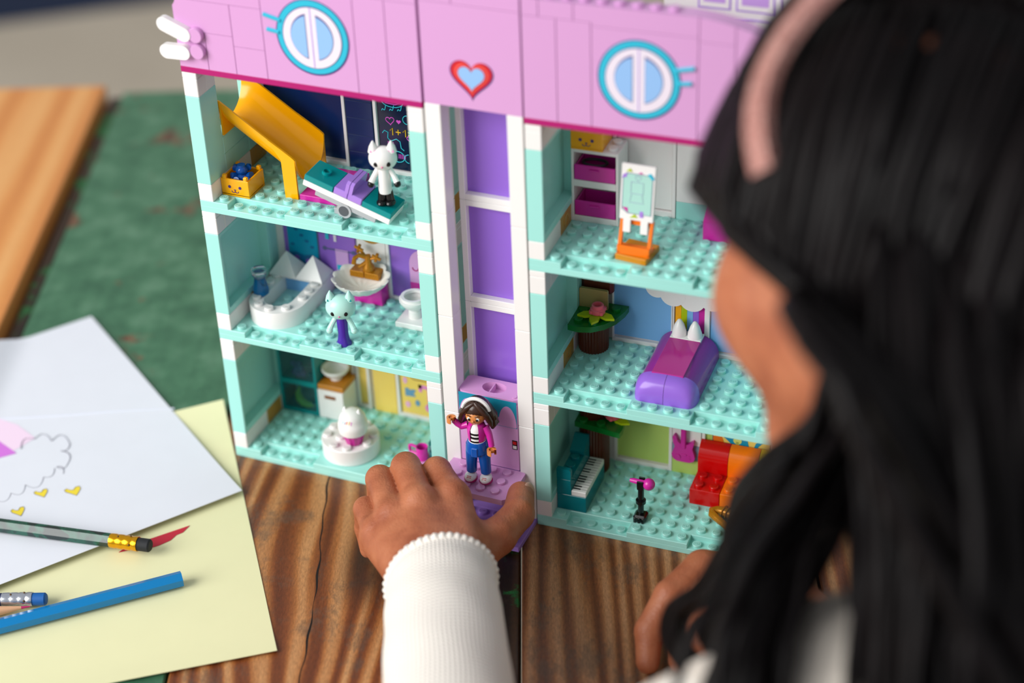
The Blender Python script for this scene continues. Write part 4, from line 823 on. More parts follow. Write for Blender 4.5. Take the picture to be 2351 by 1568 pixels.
part(t,'tube',GOLD,lambda mb:mb.tube([(1.9,.55,.4),(1.2,.5,.38),(.5,.45,.36),(.1,.3,.36),(-.1,.05,.36),(.05,-.2,.36),(.5,-.35,.34),(1.3,-.6,.34),(2.2,-1.0,.34),(2.9,-1.6,.34)],[.42,.36,.32,.3,.28,.26,.24,.22,.2,.16],14)); part(t,'bell',GOLD,lambda mb:mb.tube([(1.6,.52,.4),(2.0,.56,.42),(2.3,.6,.44)],[.38,.5,.62],16))
for k in range(4): part(t,'key_ring',GOLD,lambda mb:mb.tube([(.55+.3*k+.02*math.sin(a),.46+.4*math.cos(a)*1.0,.37+.4*math.sin(a)) for a in np.linspace(0,2*PI,14,endpoint=False)],.04,6,closed=True))
# ---------------------------------------------------------------- paper and pencils on the table
def sheet(name,mat,label,c0,c1,length,zf,n=44,extra=None):
    c0=Vector(c0);c1=Vector(c1); e=(c1-c0); pr=Vector((-abs(e.y),-abs(e.x),0)).normalized() if True else None
    pr=Vector((e.y,-e.x,0)).normalized()
    if pr.x>0: pr=-pr
    o=thing(name,label,'paper','W',(c0.x,c0.y,0)); mb=MB(o=(c0.x,c0.y,0)); vs=[];fs=[]
    for lay in(0,1):
        for i in range(n+1):
            for j in range(n+1):
                p=c0+e*(i/n)+pr*(length*j/n); vs.append((p.x,p.y,zf(i/n,j/n)+WLIFT(p)+.035*lay))
    m=(n+1)**2
    for i in range(n):
        for j in range(n):
            a=i*(n+1)+j; fs.append((a,a+n+1,a+n+2,a+1)); fs.append((m+a,m+a+1,m+a+n+2,m+a+n+1))
    for i in range(n):
        for a,b in((i*(n+1),(i+1)*(n+1)),(i*(n+1)+n,(i+1)*(n+1)+n),(i,i+1),(n*(n+1)+i,n*(n+1)+i+1)): fs.append((a,b,m+b,m+a))
    mb.add(vs,fs); mb.obj('sheet',mat,o,ang=60); return o
WLIFT=lambda p:.85*max(0,min(1,(-18.2-(p.x*TW.x+p.y*TW.y))/2.2))
PW=P('white paper',(226,229,238),.85,vary=.02,bscale=60); PY=P('pale yellow paper',(232,230,184),.85,vary=.02,bscale=60)
def zy(a,b): return .03+.55*max(0,1-a*5)**2*max(0,1-b*6)+.5*max(0,(a-.9)*10)**2*.35
def zw(a,b): return .24+.35*max(0,(a-.8)*5)**2*.4+.02*math.sin(9*a)*math.sin(7*b)+.25*max(0,1-abs(a-.27)*9)*0+.12*a
sy=sheet('yellow_paper',PY,'pale yellow sheet of paper under the white drawing','(' and (-3.7,4.81,0),(12.18,-16.62,0),37,zy)
sw_=sheet('drawing_paper',PW,'white sheet with pencilled cloud and yellow hearts on the table','' or (-19.29,11.61,0),(2.73,-3.95,0),37,zw)
def onp(u,v,z): p=onz(u,v,z); return (p.x,p.y,p.z)
def flat_line(par,name,mat,pix,z,r):
    o=Vector(par.location)/S; mb=MB(o=o); mb.tube([onp(u,v,z) for u,v in pix],r,5,flat=.25); return mb.obj(name,mat,par)
def flat_poly(par,name,mat,pix,z,th=.015):
    o=Vector(par.location)/S; mb=MB(o=o); p=[onp(u,v,z) for u,v in pix]; n=len(p)
    mb.add(p+[(a,b,c-th) for a,b,c in p],[tuple(range(n)),tuple(range(n,2*n))[::-1]]+[(i,(i+1)%n,n+(i+1)%n,n+i) for i in range(n)]); return mb.obj(name,mat,par,ang=20)
def wz(u,v):
    p=onz(u,v,.2); e=Vector((22.02,-15.56,0)); a=(p-Vector((-19.29,11.61,.2))).dot(e)/e.dot(e); return zw(max(0,min(1,a)),.4)+.05
GPH=P('graphite line',(120,118,130),.6); HY=P('yellow crayon',(240,216,60),.7); 
sc_=1
cl=[]
def scal(p0,p1,bul,n=7):
    p0=Vector(p0);p1=Vector(p1);d=p1-p0;q=Vector((d.y,-d.x))*bul; return [tuple(p0+d*(i/n)+q*(4*(i/n)*(1-i/n))) for i in range(n+1)]
for a,b,bu in(((48,1030),(78,1008),.35),((78,1008),(118,1012),.35),((118,1012),(160,1018),.4),((160,1018),(140,1035),.25),((140,1035),(155,1065),.4),((155,1065),(130,1072),.3),((130,1072),(145,1088),.4),((125,1075),(100,1095),.3),((100,1095),(58,1113),.35),((58,1113),(25,1132),.35),((25,1132),(-10,1148),.3)):
    pts=scal(a,b,bu); flat_line(sw_,'pencil_line',GPH,pts,wz(80,1070),.035)
for k,(cx,cy,w_,h_) in enumerate(((93,1132,32,20),(166,1127,38,22),(40,1174,32,22),(28,1222,30,8))):
    hp=[(cx+w_*.5*x,cy+h_*.5*y) for x,y in((-1,-.1),(-.7,-.45),(-.3,-.2),(.1,-.2),(.35,-.8),(.85,-1),(1,-.5),(.8,.2),(.5,1),(-.2,.6),(-.8,.3))]
    flat_poly(sw_,'crayon_heart',HY,hp,wz(cx,cy)); flat_line(sw_,'pencil_line',GPH,hp+[hp[0]],wz(cx,cy)+.005,.03)
MKP=P('pink marker',(214,120,222),.6); MKL=P('pale pink marker',(244,218,240),.7)
flat_poly(sw_,'marker_band',MKL,[(-20,955),(40,975),(80,1005),(20,1042),(-20,1040)],wz(20,1000)); flat_poly(sw_,'marker_band',MKP,[(-20,1000),(38,1040),(-20,1056)],wz(20,1000)+.01)
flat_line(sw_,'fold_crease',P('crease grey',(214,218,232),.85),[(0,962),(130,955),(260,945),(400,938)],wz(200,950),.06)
flat_poly(sy,'marker_stroke',P('red marker',(196,40,60),.6),[(436,1206),(420,1222),(405,1228),(392,1240),(365,1252),(345,1258),(300,1262),(272,1268),(290,1255),(350,1235)],.1)
# pencils
def pencil(name,label,pa,pb,r,mat,eraser=None,ferr=None,n=6,tip=None):
    """pa: rear end (eraser side), pb: far end, both centre-line points"""
    pa=Vector(pa);pb=Vector(pb); o=thing(name,label,'pencil','W',(pa.x,pa.y,pa.z-r),group=None); O=Vector((pa.x,pa.y,pa.z-r)); d=(pb-pa).normalized()
    def tb(p,q,rr,k): 
        mb=MB(o=O); mb.tube([p,q],rr,k); return mb
    s0=pa
    if eraser:
        mb=MB(o=O); mb.tube([pa,pa+d*.1,pa+d*.9],[r*.75,r*.95,r*.95],16); mb.obj('eraser',eraser,o); s0=pa+d*.85
        mb=MB(o=O); L_=1.9; k=[(0,1.06),(.1,1.08),(.35,1.06),(.4,.99),(.5,1.07),(.8,1.07),(.9,1.0),(1.0,1.07),(1.3,1.07),(1.4,1.0),(1.5,1.07),(1.8,1.06),(1.9,1.03)]
        mb.tube([s0+d*a for a,_ in k],[r*b for _,b in k],20); f=mb.obj('ferrule',ferr,o); s0=s0+d*1.85
        for a,t in((.45,1.2),(1.3,2.2),(.5,2.6)):
            u=d.orthogonal().normalized(); q=d.cross(u); c0=pa+d*(.85+a)+(u*math.cos(t)+q*math.sin(t))*r*1.05; MB(o=O).sph(c0,.07,8,6).obj('dimple',P('dimple brown',(96,64,20),.4),f)
    tb(s0,pb,r,n).obj('shaft',mat,o,ang=20); return o
def pz(u,v,z): p=onz(u,v,z); return Vector((p.x,p.y,p.z))
RP=.45
def pmat(name,base,streak):
    m=bpy.data.materials.new(name); nt,b,N,L=nodes(m); tc=N('ShaderNodeTexCoord'); n=N('ShaderNodeTexNoise'); n.inputs['Scale'].default_value=90; L(tc.outputs['Object'],n.inputs['Vector'])
    r=N('ShaderNodeValToRGB'); ramp(r,[(.4,base),(.55,streak),(.6,base)]); L(n.outputs['Fac'],r.inputs['Fac']); L(r.outputs[0],b.inputs['Base Color']); b.inputs['Roughness'].default_value=.15; return m
GF=P('gold foil',(236,170,30),.22,metal=.9); SF=P('silver foil',(200,204,214),.22,metal=.9)
za=wz(200,1230)+RP
pencil('pencil','dark green pencil with gold ferrule and black eraser on the white drawing',pz(346,1253,za),pz(346,1253,za)+(pz(0,1206,za)-pz(346,1253,za)).normalized()*15.5,RP,pmat('dark green lacquer',(10,40,40),(4,90,70)),P('black rubber',(30,32,36),.7),GF)
pencil('pencil','bright blue six sided pencil lying on the yellow paper',pz(418,1328,.62),pz(418,1328,.62)+(pz(0,1437,.62)-pz(418,1328,.62)).normalized()*17,.5,P('bright blue lacquer',(0,124,190),.2))
pencil('pencil','navy pencil with silver ferrule and blue eraser on yellow paper',pz(107,1375,.6),pz(107,1375,.6)+(pz(0,1377,.6)-pz(107,1375,.6)).normalized()*10,.42,P('navy lacquer',(12,30,80),.15),P('blue rubber',(14,92,166),.6),SF)
p0=pz(70,1392,.5); d0=(pz(-40,1408,.5)-p0).normalized()
t=thing('pencil','sharpened pencil with bare wooden tip lying beside the blue pencil','pencil','W',(p0.x,p0.y,.1)); O=Vector((p0.x,p0.y,.1))
MB(o=O).tube([p0,p0+d0*.6],[.03,.1],10).obj('lead',P('magenta lead',(200,40,110),.5),t); MB(o=O).tube([p0+d0*.55,p0+d0*2.6],[.1,.4],14).obj('sharpened_wood',P('bare cedar wood',(224,172,132),.6),t); MB(o=O).tube([p0+d0*2.55,p0+d0*9],.42,6).obj('shaft',P('magenta lacquer',(198,30,120),.2),t)
# ---------------------------------------------------------------- the child
import openvdb
def V3(*a): return np.array(a,dtype=np.float32)
def npv(v): return np.array((v[0],v[1],v[2]),dtype=np.float32)
def rcone(Pt,a,b,ra,rb):
    a=npv(a);b=npv(b); ab=b-a; t=np.clip(((Pt-a)@ab)/max(1e-6,float(ab@ab)),0,1)
    return np.linalg.norm(Pt-a-t[...,None]*ab,axis=-1)-(ra+(rb-ra)*t)
def ell(Pt,c,r,Mx=None):
    q=Pt-npv(c)
    if Mx is not None: q=q@np.array(Mx,dtype=np.float32).T
    r=np.array(r,dtype=np.float32); k0=np.linalg.norm(q/r,axis=-1); k1=np.linalg.norm(q/(r*r),axis=-1)
    return k0*(k0-1)/np.maximum(k1,1e-6)
def smin(a,b,k):
    h=np.maximum(k-np.abs(a-b),0)/k; return np.minimum(a,b)-h*h*k*.25
def smax(a,b,k): return -smin(-a,-b,k)
def sdf_mesh(lo,hi,vx,fn):
    lo=np.array(lo,dtype=np.float32);n=np.ceil((np.array(hi)-lo)/vx).astype(int)
    ax=[lo[i]+vx*np.arange(n[i],dtype=np.float32) for i in range(3)]
    D=np.empty(n,dtype=np.float32); st=max(1,int(400000/(n[1]*n[2])))
    for i in range(0,n[0],st):
        g=np.stack(np.meshgrid(ax[0][i:i+st],ax[1],ax[2],indexing='ij'),-1); D[i:i+st]=fn(g)
    D=np.clip(D/vx,-3,3).astype(np.float32)
    gr=openvdb.FloatGrid(3.0); gr.copyFromArray(D); p,q=gr.convertToQuads(isovalue=0.0)
    return np.array(p)*vx+lo, np.array(q)
class Multi:
    def __init__(s): s.v=[];s.f=[];s.n=0
    def add(s,v,f): s.v.append(v); s.f.append(f+s.n); s.n+=len(v)
    def obj(s,name,mat,parent,smooth=2):
        v=np.concatenate(s.v)-np.array(PB); f=np.concatenate(s.f)
        me=bpy.data.meshes.new(name); me.from_pydata((v*S).tolist(),[],f.tolist()); me.materials.append(mat); me.validate()
        bm=bmesh.new(); bm.from_mesh(me)
        for _ in range(smooth): bmesh.ops.smooth_vert(bm,verts=bm.verts,factor=.5,use_axis_x=True,use_axis_y=True,use_axis_z=True)
        bmesh.ops.recalc_face_normals(bm,faces=bm.faces); bm.to_mesh(me); bm.free(); me.shade_smooth()
        o=bpy.data.objects.new(name,me); COL.objects.link(o); o.parent=parent; return o
def skin_mat():
    m=bpy.data.materials.new('warm brown skin'); nt,b,N,L=nodes(m); tc=N('ShaderNodeTexCoord')
    n=N('ShaderNodeTexNoise'); n.inputs['Scale'].default_value=70; n.inputs['Detail'].default_value=5; L(tc.outputs['Object'],n.inputs['Vector'])
    r=N('ShaderNodeValToRGB'); ramp(r,[(.3,(150,80,50)),(.52,(172,100,66)),(.72,(184,114,78))]); L(n.outputs['Fac'],r.inputs['Fac']); L(r.outputs[0],b.inputs['Base Color'])
    b.inputs['Roughness'].default_value=.5; b.inputs['Subsurface Weight'].default_value=.08; b.inputs['Subsurface Radius'].default_value=(.004,.0018,.001); b.inputs['Subsurface Scale'].default_value=1
    v=N('ShaderNodeTexVoronoi'); v.inputs['Scale'].default_value=900; L(tc.outputs['Object'],v.inputs['Vector']); n2=N('ShaderNodeTexNoise'); n2.inputs['Scale'].default_value=260; n2.inputs['Detail'].default_value=4; L(tc.outputs['Object'],n2.inputs['Vector'])
    ad=N('ShaderNodeMath'); ad.operation='MULTIPLY_ADD'; L(v.outputs['Distance'],ad.inputs[0]); ad.inputs[1].default_value=.35; L(n2.outputs['Fac'],ad.inputs[2])
    bp=N('ShaderNodeBump'); bp.inputs['Strength'].default_value=.5; bp.inputs['Distance'].default_value=.0008; L(ad.outputs[0],bp.inputs['Height']); L(bp.outputs['Normal'],b.inputs['Normal']); return m
SKIN=skin_mat(); NAIL=P('fingernail',(196,146,126),.3)
def knit_mat():
    m=bpy.data.materials.new('cream knit'); nt,b,N,L=nodes(m); uv=N('ShaderNodeUVMap'); 
    b.inputs['Base Color'].default_value=lin((244,238,228))+(1,); b.inputs['Roughness'].default_value=.95
    w1=N('ShaderNodeTexWave'); w1.bands_direction='X'; w1.inputs['Scale'].default_value=17; w1.inputs['Distortion'].default_value=.6; w1.inputs['Detail'].default_value=1; L(uv.outputs[0],w1.inputs['Vector'])
    w2=N('ShaderNodeTexWave'); w2.bands_direction='Y'; w2.inputs['Scale'].default_value=15; w2.inputs['Distortion'].default_value=.8; w2.inputs['Detail'].default_value=1; L(uv.outputs[0],w2.inputs['Vector'])
    mu=N('ShaderNodeMath'); mu.operation='MULTIPLY'; L(w1.outputs['Fac'],mu.inputs[0]); L(w2.outputs['Fac'],mu.inputs[1])
    bp=N('ShaderNodeBump'); bp.inputs['Strength'].default_value=.7; bp.inputs['Distance'].default_value=.0012; L(mu.outputs[0],bp.inputs['Height']); L(bp.outputs['Normal'],b.inputs['Normal']); return m
KNIT=knit_mat()
PB=(54,-46,FLZ)                      # base of the figure on the floor
girl=thing('person','child with long dark wavy hair, rose headband and cream knit top reaching into the dollhouse','person','W',PB)
body=Multi()
def Z(u,v,z): return npv(onz(u,v,z))
def D(u,v,d): return npv(at(u,v,d))
# ---- left hand holding the lift
WL=Z(1012,1330,5.4); EL=np.array((32.0,-33.8,9.0),dtype=np.float32)
fing={ # MCP, PIP, DIP, tip and radii
 'index':(Z(1040,1140,6.0),Z(1003,1082,6.0)),'middle':(Z(965,1155,6.3),Z(932,1072,6.3)),'ring':(Z(902,1182,5.6),Z(872,1100,5.6)),'little':(Z(862,1222,4.6),Z(840,1168,4.5))}
rad={'index':.93,'middle':.95,'ring':.9,'little':.78}
chains=[]
for k,(m,p) in fing.items():
    r=rad[k]; fw=(p-m)/np.linalg.norm(p-m)
    hz=np.array((fw[0],fw[1],0)); hz/=np.linalg.norm(hz)
    d=p+hz*.75+np.array((0,0,-2.1)); tip=d+hz*(-.15)+np.array((.1,-.15,-1.5))
    chains.append((m,p,d.astype(np.float32),tip.astype(np.float32),r))
th=(Z(1075,1275,4.2),Z(1142,1232,4.2),Z(1190,1180,4.2),Z(1196,1136,3.9))
MC=[c[0] for c in chains]
def handL(Pt):
    wa=WL+np.array((-1.3,-.5,-.2),dtype=np.float32); wb=WL+np.array((1.4,.5,-.1),dtype=np.float32)
    palm=rcone(Pt,MC[0]+V3(0,0,-.45),wb,1.15,1.5)
    for m,w_,r0,r1 in((MC[1],WL,1.25,1.6),(MC[2],wa*.6+WL*.4,1.2,1.55),(MC[3]+V3(0,0,-.1),wa,1.05,1.4)): palm=smin(palm,rcone(Pt,m+V3(0,0,-.5),w_,r0,r1),1.1)
    palm=smin(palm,rcone(Pt,MC[1]*.5+WL*.5+V3(0,0,-.9),WL+V3(0,0,-.3),1.8,1.7),.9)
    palm=smin(palm,rcone(Pt,MC[0]+V3(.3,-1.0,-.9),th[0],1.0,1.35),.8)
    fa=WL+(EL-WL)*.5; f=rcone(Pt,wa,fa+V3(-.8,-.3,0),1.5,2.2); f=smin(f,rcone(Pt,wb,fa+V3(.8,.3,0),1.5,2.2),1.2); palm=smin(palm,f,.8)
    out=palm
    for (m,p,d,t,r) in chains:
        c=rcone(Pt,m,p,r*1.04,r*.97); c=smin(c,np.linalg.norm(Pt-(m+V3(0,0,.18)),axis=-1)-r*.95,.5); c=smin(c,rcone(Pt,p,d,r*.97,r*.88),.22); c=smin(c,rcone(Pt,d,t,r*.88,r*.7),.2)
        out=np.minimum(out,smin(palm,c,.42))
    c=rcone(Pt,th[0],th[1],1.45,1.15); c=smin(c,rcone(Pt,th[1],th[2],1.12,.98),.3); c=smin(c,rcone(Pt,th[2],th[3],1.0,.86),.2)
    return np.minimum(out,smin(palm,c,.75))
body.add(*sdf_mesh((10,-24,-.2),(26,2,9.6),.11,handL))
# ---- right hand resting on the table under the hair
WR=Z(1745,1330,3.5); ER=npv((58.0,-22.5,7.0))
rch=[]
for pts,r in(((( 1612,1300,4.0),(1537,1368,3.6),(1490,1448,2.2),(1487,1520,1.0)),.95),(((1655,1330,3.6),(1595,1400,3.5),(1560,1460,2.2),(1562,1520,1.0)),.95),(((1700,1360,3.0),(1650,1430,3.0),(1618,1480,2.0),(1622,1530,1.0)),.9),(((1735,1395,2.4),(1700,1450,2.4),(1676,1490,1.6),(1680,1535,.9)),.8)):
    rch.append(([Z(*q) for q in pts],r))
rth=[Z(1700,1300,2.2),Z(1640,1345,1.6),Z(1590,1430,1.2),Z(1575,1475,1.1)]
def handR(Pt):
    palm=None
    for k,(c,r) in enumerate(rch):
        q=rcone(Pt,c[0]+V3(0,0,-.4),WR+V3(.35*k-.5,.5-.5*k,-.1),1.15,1.5); palm=q if palm is None else smin(palm,q,1.0)
    palm=smin(palm,rcone(Pt,WR,WR+(ER-WR)*.75,1.75,2.3),.8); out=palm
    for c,r in rch:
        q=rcone(Pt,c[0],c[1],r*1.05,r); q=smin(q,rcone(Pt,c[1],c[2],r*.98,r*.9),.2); q=smin(q,rcone(Pt,c[2],c[3],r*.9,r*.75),.2); out=np.minimum(out,smin(palm,q,.4))
    q=rcone(Pt,rth[0],rth[1],1.3,1.05); q=smin(q,rcone(Pt,rth[1],rth[2],1.0,.9),.25); q=smin(q,rcone(Pt,rth[2],rth[3],.9,.75),.2); return np.minimum(out,smin(palm,q,.6))
lo=np.min([c[i] for c,_ in rch for i in range(4)]+[WR],axis=0)-3; hi=np.max([c[i] for c,_ in rch for i in range(4)]+[WR+(ER-WR)*.75],axis=0)+3.2; lo[2]=.02
body.add(*sdf_mesh(lo,hi,.16,handR))
# ---- head
HC=D(2140,455,82)
def camv(a,b,c): return npv(RGT*a+UPV*b+FWD*c)
hf=camv(-.52,-.3,.8); hf/=np.linalg.norm(hf); hu=camv(.16,.9,.4); hu-=hf*(hu@hf); hu/=np.linalg.norm(hu); hs=np.cross(hf,hu)      # forward, up, right of the head
HM=np.stack([hf,hs,hu])
def HL(f,s_,u): return HC+hf*f+hs*s_+hu*u
SHC=npv((53.5,-28.0,19.0)); SHL=npv((48.0,-29.2,20.0)); SHR=npv((61.0,-25.5,18.0)); HIP=npv((55,-46,-26))
def headf(Pt):
    q=(Pt-HC)@HM.T
    d=ell(q,(-.6,0,1.4),(10.2,8.4,8.9)); d=smin(d,ell(q,(2.6,0,-3.6),(7.0,6.5,8.2)),2.2)
    d=smin(d,np.linalg.norm(q-V3(7.2,0,-10),axis=-1)-1.9,2.0)
    for s_ in(-1,1):
        d=smin(d,np.linalg.norm(q-V3(5.6,3.9*s_,-4.6),axis=-1)-2.7,2.0); d=smin(d,ell(q,(-1.0,8.3*s_,-1.8),(1.5,.7,2.5)),.5)
        d=smax(d,-(np.linalg.norm(q-V3(10.6,3.0*s_,.1),axis=-1)-1.7),1.0)
    d=smin(d,rcone(q,(9.3,0,.6),(10.6,0,-2.9),.7,1.05),.8); d=smin(d,ell(q,(10.0,0,-2.9),(1.0,1.5,.8)),.5)
    d=smin(d,ell(q,(9.2,0,-6.1),(.8,1.9,.55)),.4); d=smin(d,ell(q,(9.0,0,-7.1),(.8,1.6,.6)),.4)
    nb=(SHC-HC)@HM.T
    return smin(d,rcone(q,(-2.5,0,-6),nb,4.2,4.6),1.6)
body.add(*sdf_mesh(np.minimum(HC,SHC)-15,np.maximum(HC,SHC)+14,.3,headf))
# ---- torso, upper arms, hips and legs under the clothes
KL=npv((44,-22,-30)); KR=npv((62,-18,-30)); FL_=npv((44,-26,FLZ+3)); FR_=npv((62,-22,FLZ+3))
def torso(Pt,g=0.):
    d=rcone(Pt,SHC+V3(.5,-1.5,-3),HIP*.55+SHC*.45,6.5+g,8.0+g); d=smin(d,rcone(Pt,HIP*.55+SHC*.45,HIP,8+g,9+g),4)
    d=smin(d,rcone(Pt,SHL+V3(2,0,-.5),SHR+V3(-2,0,-.5),4.2+g,4.2+g),3); return d
def arms(Pt,g=0.,cut=1.):
    d=rcone(Pt,SHL,EL,3.0+g,2.5+g); d=smin(d,rcone(Pt,EL,WL+(EL-WL)*.3,2.5+g,2.2+g),1.2)
    e=rcone(Pt,SHR,ER,3.0+g,2.5+g); e=smin(e,rcone(Pt,ER,WR+(ER-WR)*.45,2.5+g,2.2+g),1.2); return np.minimum(d,e)
def core(Pt): return smin(torso(Pt,-.8),arms(Pt,-.25),1.5)
body.add(*sdf_mesh((22,-60,-38),(76,-6,28),.7,core))
def legs(Pt):
    d=rcone(Pt,HIP+V3(-4.5,0,-2),KL,6,4.4); d=np.minimum(d,rcone(Pt,HIP+V3(4.5,0,-2),KR,6,4.4)); d=smin(d,np.minimum(rcone(Pt,KL,FL_,4.4,2.8),rcone(Pt,KR,FR_,4.4,2.8)),1.5)
    return smin(d,np.minimum(rcone(Pt,FL_+V3(0,-3,-.6),FL_+V3(0,7,-.8),2.2,1.9),rcone(Pt,FR_+V3(0,-3,-.6),FR_+V3(0,7,-.8),2.2,1.9)),1.2)
body.add(*sdf_mesh((34,-62,FLZ),(74,-6,-14),1.0,legs))
bo=body.obj('body',SKIN,girl)
tr=Multi(); tr.add(*sdf_mesh((32,-64,FLZ+8),(76,-4,-14),1.0,lambda Pt:np.maximum(legs(Pt)-.8,(FLZ+12)-Pt[...,2]))); tr.obj('trousers',P('blue denim',(60,84,124),.9),girl)
# ---- eyes, nails
def ball(name,c,r,mat,sc=(1,1,1)):
    mb=MB(o=PB); mb.sph(tuple(c),r,16,10,sc); return mb.obj(name,mat,girl)
for s_ in(-1,1):
    ball('eye',HL(7.35,3.0*s_,0),1.2,WHITE); ball('iris',HL(8.2,3.05*s_,0),.5,P('dark brown iris',(40,22,14),.15))
def nail(c,nrm,ax,w_=.5,l_=.7):
    c=Vector(c);n=Vector(nrm).normalized();a=Vector(ax);a=(a-n*a.dot(n)).normalized();s_=n.cross(a); mx=Matrix((s_,a,n)).transposed()
    mb=MB(o=PB); mb.sph(tuple(c),1,14,8,(w_,l_,.16),rot=mx); return mb.obj('fingernail',NAIL,girl)
tv=Vector(th[3])-Vector(th[2]); nail(Vector(th[3])+Vector(camv(.62,.34,-.45))*.82,camv(.75,.35,-.5),tv,.5,.72)
for c,r in rch[1:3]: ax=Vector(c[3])-Vector(c[2]); nail(Vector(c[3])-ax.normalized()*.2+Vector(camv(.1,.5,-.8))*.62*r,camv(.1,.5,-.8),ax,.42,.6)
# ---- knit top: torso and sleeves
def sleeve(name,pts,rs,seg=48,ring=14):
    """tube with UVs, ribbed rim at the first point"""
    pts=[Vector(p) for p in pts]; N=len(pts); vs=[];fs=[];uv=[]; u=None; acc=0; Ls=[0]
    for i in range(1,N): acc+=(pts[i]-pts[i-1]).length; Ls.append(acc)
    for i,p in enumerate(pts):
        t=(pts[min(i+1,N-1)]-pts[max(i-1,0)]).normalized()
        if u is None: u=t.orthogonal().normalized()
        u=(u-t*u.dot(t)).normalized(); q=t.cross(u)
        for k in range(seg):
            a=2*PI*k/seg; r=rs[i][0]*(1+.012*math.sin(3*a+i)); v=p+u*(r*math.cos(a))+q*(rs[i][1]*math.sin(a)*(1+.012*math.cos(2*a+i*1.3)))
            vs.append(tuple(v))
    for i in range(N-1):
        for k in range(seg):
            l=(k+1)%seg; fs.append((i*seg+k,i*seg+l,(i+1)*seg+l,(i+1)*seg+k))
    mb=MB(o=PB); mb.add(vs,fs); o=mb.obj(name,KNIT,girl,ang=80); me=o.data; ul=me.uv_layers.new(name='UVMap')
    for poly in me.polygons:
        ks=[v%seg for v in poly.vertices]; wrap=max(ks)-min(ks)>seg/2
        for li,vi in zip(poly.loop_indices,poly.vertices):
            k=vi%seg; k=k+seg if wrap and k<seg/2 else k; ul.data[li].uv=(k/seg*1.6,Ls[vi//seg]/16)
    return o
def path(*ps,n=8):
    ps=[Vector(p) for p in ps]; out=[]
    for i in range(len(ps)-1):
        p0=ps[max(i-1,0)];p1=ps[i];p2=ps[i+1];p3=ps[min(i+2,len(ps)-1)]
        for k in range(n):
            t=k/n; out.append(.5*((2*p1)+(p2-p0)*t+(2*p0-5*p1+4*p2-p3)*t*t+(3*p1-p0-3*p2+p3)*t**3))
    return out+[ps[-1]]
WLv=Vector(WL); ELv=Vector(EL); dv=(ELv-WLv).normalized()
c0=WLv+dv*.3
pp=path(c0+dv*1.2,c0+dv*.05,c0+dv*.0+dv*.9,c0+dv*6,WLv+dv*15,ELv,ELv*.5+Vector(SHL)*.5+Vector((-1.2,-1,-1)),SHL,n=8)
rr=[]
for i,p in enumerate(pp):
    t=i/(len(pp)-1); 
    if i<8: r=2.75+.45*i/8
    elif i<16: r=3.2+.15*(i-8)/8
    else: r=3.35+.75*(i-16)/(len(pp)-17)
    rr.append((r,r*.92))
sleeve('sleeve',pp,rr)
# ribbed cuff edge: one continuous braided ring
mb=MB(o=PB); u=dv.orthogonal().normalized(); q=dv.cross(u)
ring=[c0+dv*(.12+.07*math.sin(46*a))+u*(3.22*math.cos(a))+q*(2.96*math.sin(a)) for a in np.linspace(0,2*PI,230,endpoint=False)]
mb.tube(ring,[.24+.06*math.cos(46*a) for a in np.linspace(0,2*PI,230,endpoint=False)],8,closed=True); mb.obj('cuff_edge',KNIT,girl,ang=80)
WRv=Vector(WR); ERv=Vector(ER); dw=(ERv-WRv).normalized()
pr=path(WRv+dw*9,WRv+dw*13,ERv,ERv*.5+Vector(SHR)*.5,SHR,n=8); sleeve('sleeve',pr,[(2.8+1.1*i/len(pr),2.7+1.1*i/len(pr)) for i in range(len(pr))])
sh=Multi(); sh.add(*sdf_mesh((34,-62,-40),(78,-10,30),.6,lambda Pt:np.maximum(smin(torso(Pt,.5),np.minimum(rcone(Pt,SHL,EL*.4+SHL*.6,3.9,3.6),rcone(Pt,SHR,ER*.4+SHR*.6,3.9,3.6)),2.5),(HIP[2]-8)-Pt[...,2])))
so=sh.obj('knit_top',P('cream knit body',(226,216,204),.95,bump=.8,bscale=500),girl)
# ---- hair
def hair_mat():
    m=bpy.data.materials.new('black brown hair'); nt,b,N,L=nodes(m); tc=N('ShaderNodeTexCoord'); n=N('ShaderNodeTexNoise'); n.inputs['Scale'].default_value=30; L(tc.outputs['Object'],n.inputs['Vector'])
    r=N('ShaderNodeValToRGB'); ramp(r,[(.3,(6,4,5)),(.7,(17,12,13))]); L(n.outputs['Fac'],r.inputs['Fac']); L(r.outputs[0],b.inputs['Base Color']); b.inputs['Roughness'].default_value=.45; b.inputs['Specular IOR Level'].default_value=.12; return m
HAIR=hair_mat()
EA,EB,EC=11.0,9.4,9.8; ECO=np.array((-.7,0,1.5))
def tohead(p): return HM@(np.asarray(p)-HC)
def fromhead(q): return HC+HM.T@np.asarray(q)
d1=camv(.0,.50,-.86); d2=camv(.42,.26,-.87); e1=d1+d2; e1/=np.linalg.norm(e1); e2=d2-d1; e2-=e1*(e2@e1); e2/=np.linalg.norm(e2); e3=np.cross(e1,e2)
if e3@camv(-1,-1,0)<0: e3=-e3                      # e3 points to the left and down of the head
def onell(dirw,off=0.):
    q=HM@dirw; k=1/math.sqrt((q[0]/(EA+off))**2+(q[1]/(EB+off))**2+(q[2]/(EC+off))**2); return fromhead(ECO+q*k)
def face_guard(p,jit):
    q=tohead(p); u_=q[2]
    edge=9.0 if u_>4 else 9.0-(4-u_)*.85
    edge=max(edge,-7)+jit
    if q[0]>edge and u_>-40:
        q=q.copy(); q[0]=edge
        k=((q[0]-ECO[0])/EA)**2+((q[2]-ECO[2])/EC)**2
        if k<1:
            sm=EB*math.sqrt(1-k)+.25
            if abs(q[1])<sm: q[1]=math.copysign(sm,q[1] if q[1]!=0 else -1)
        return fromhead(q)
    return p
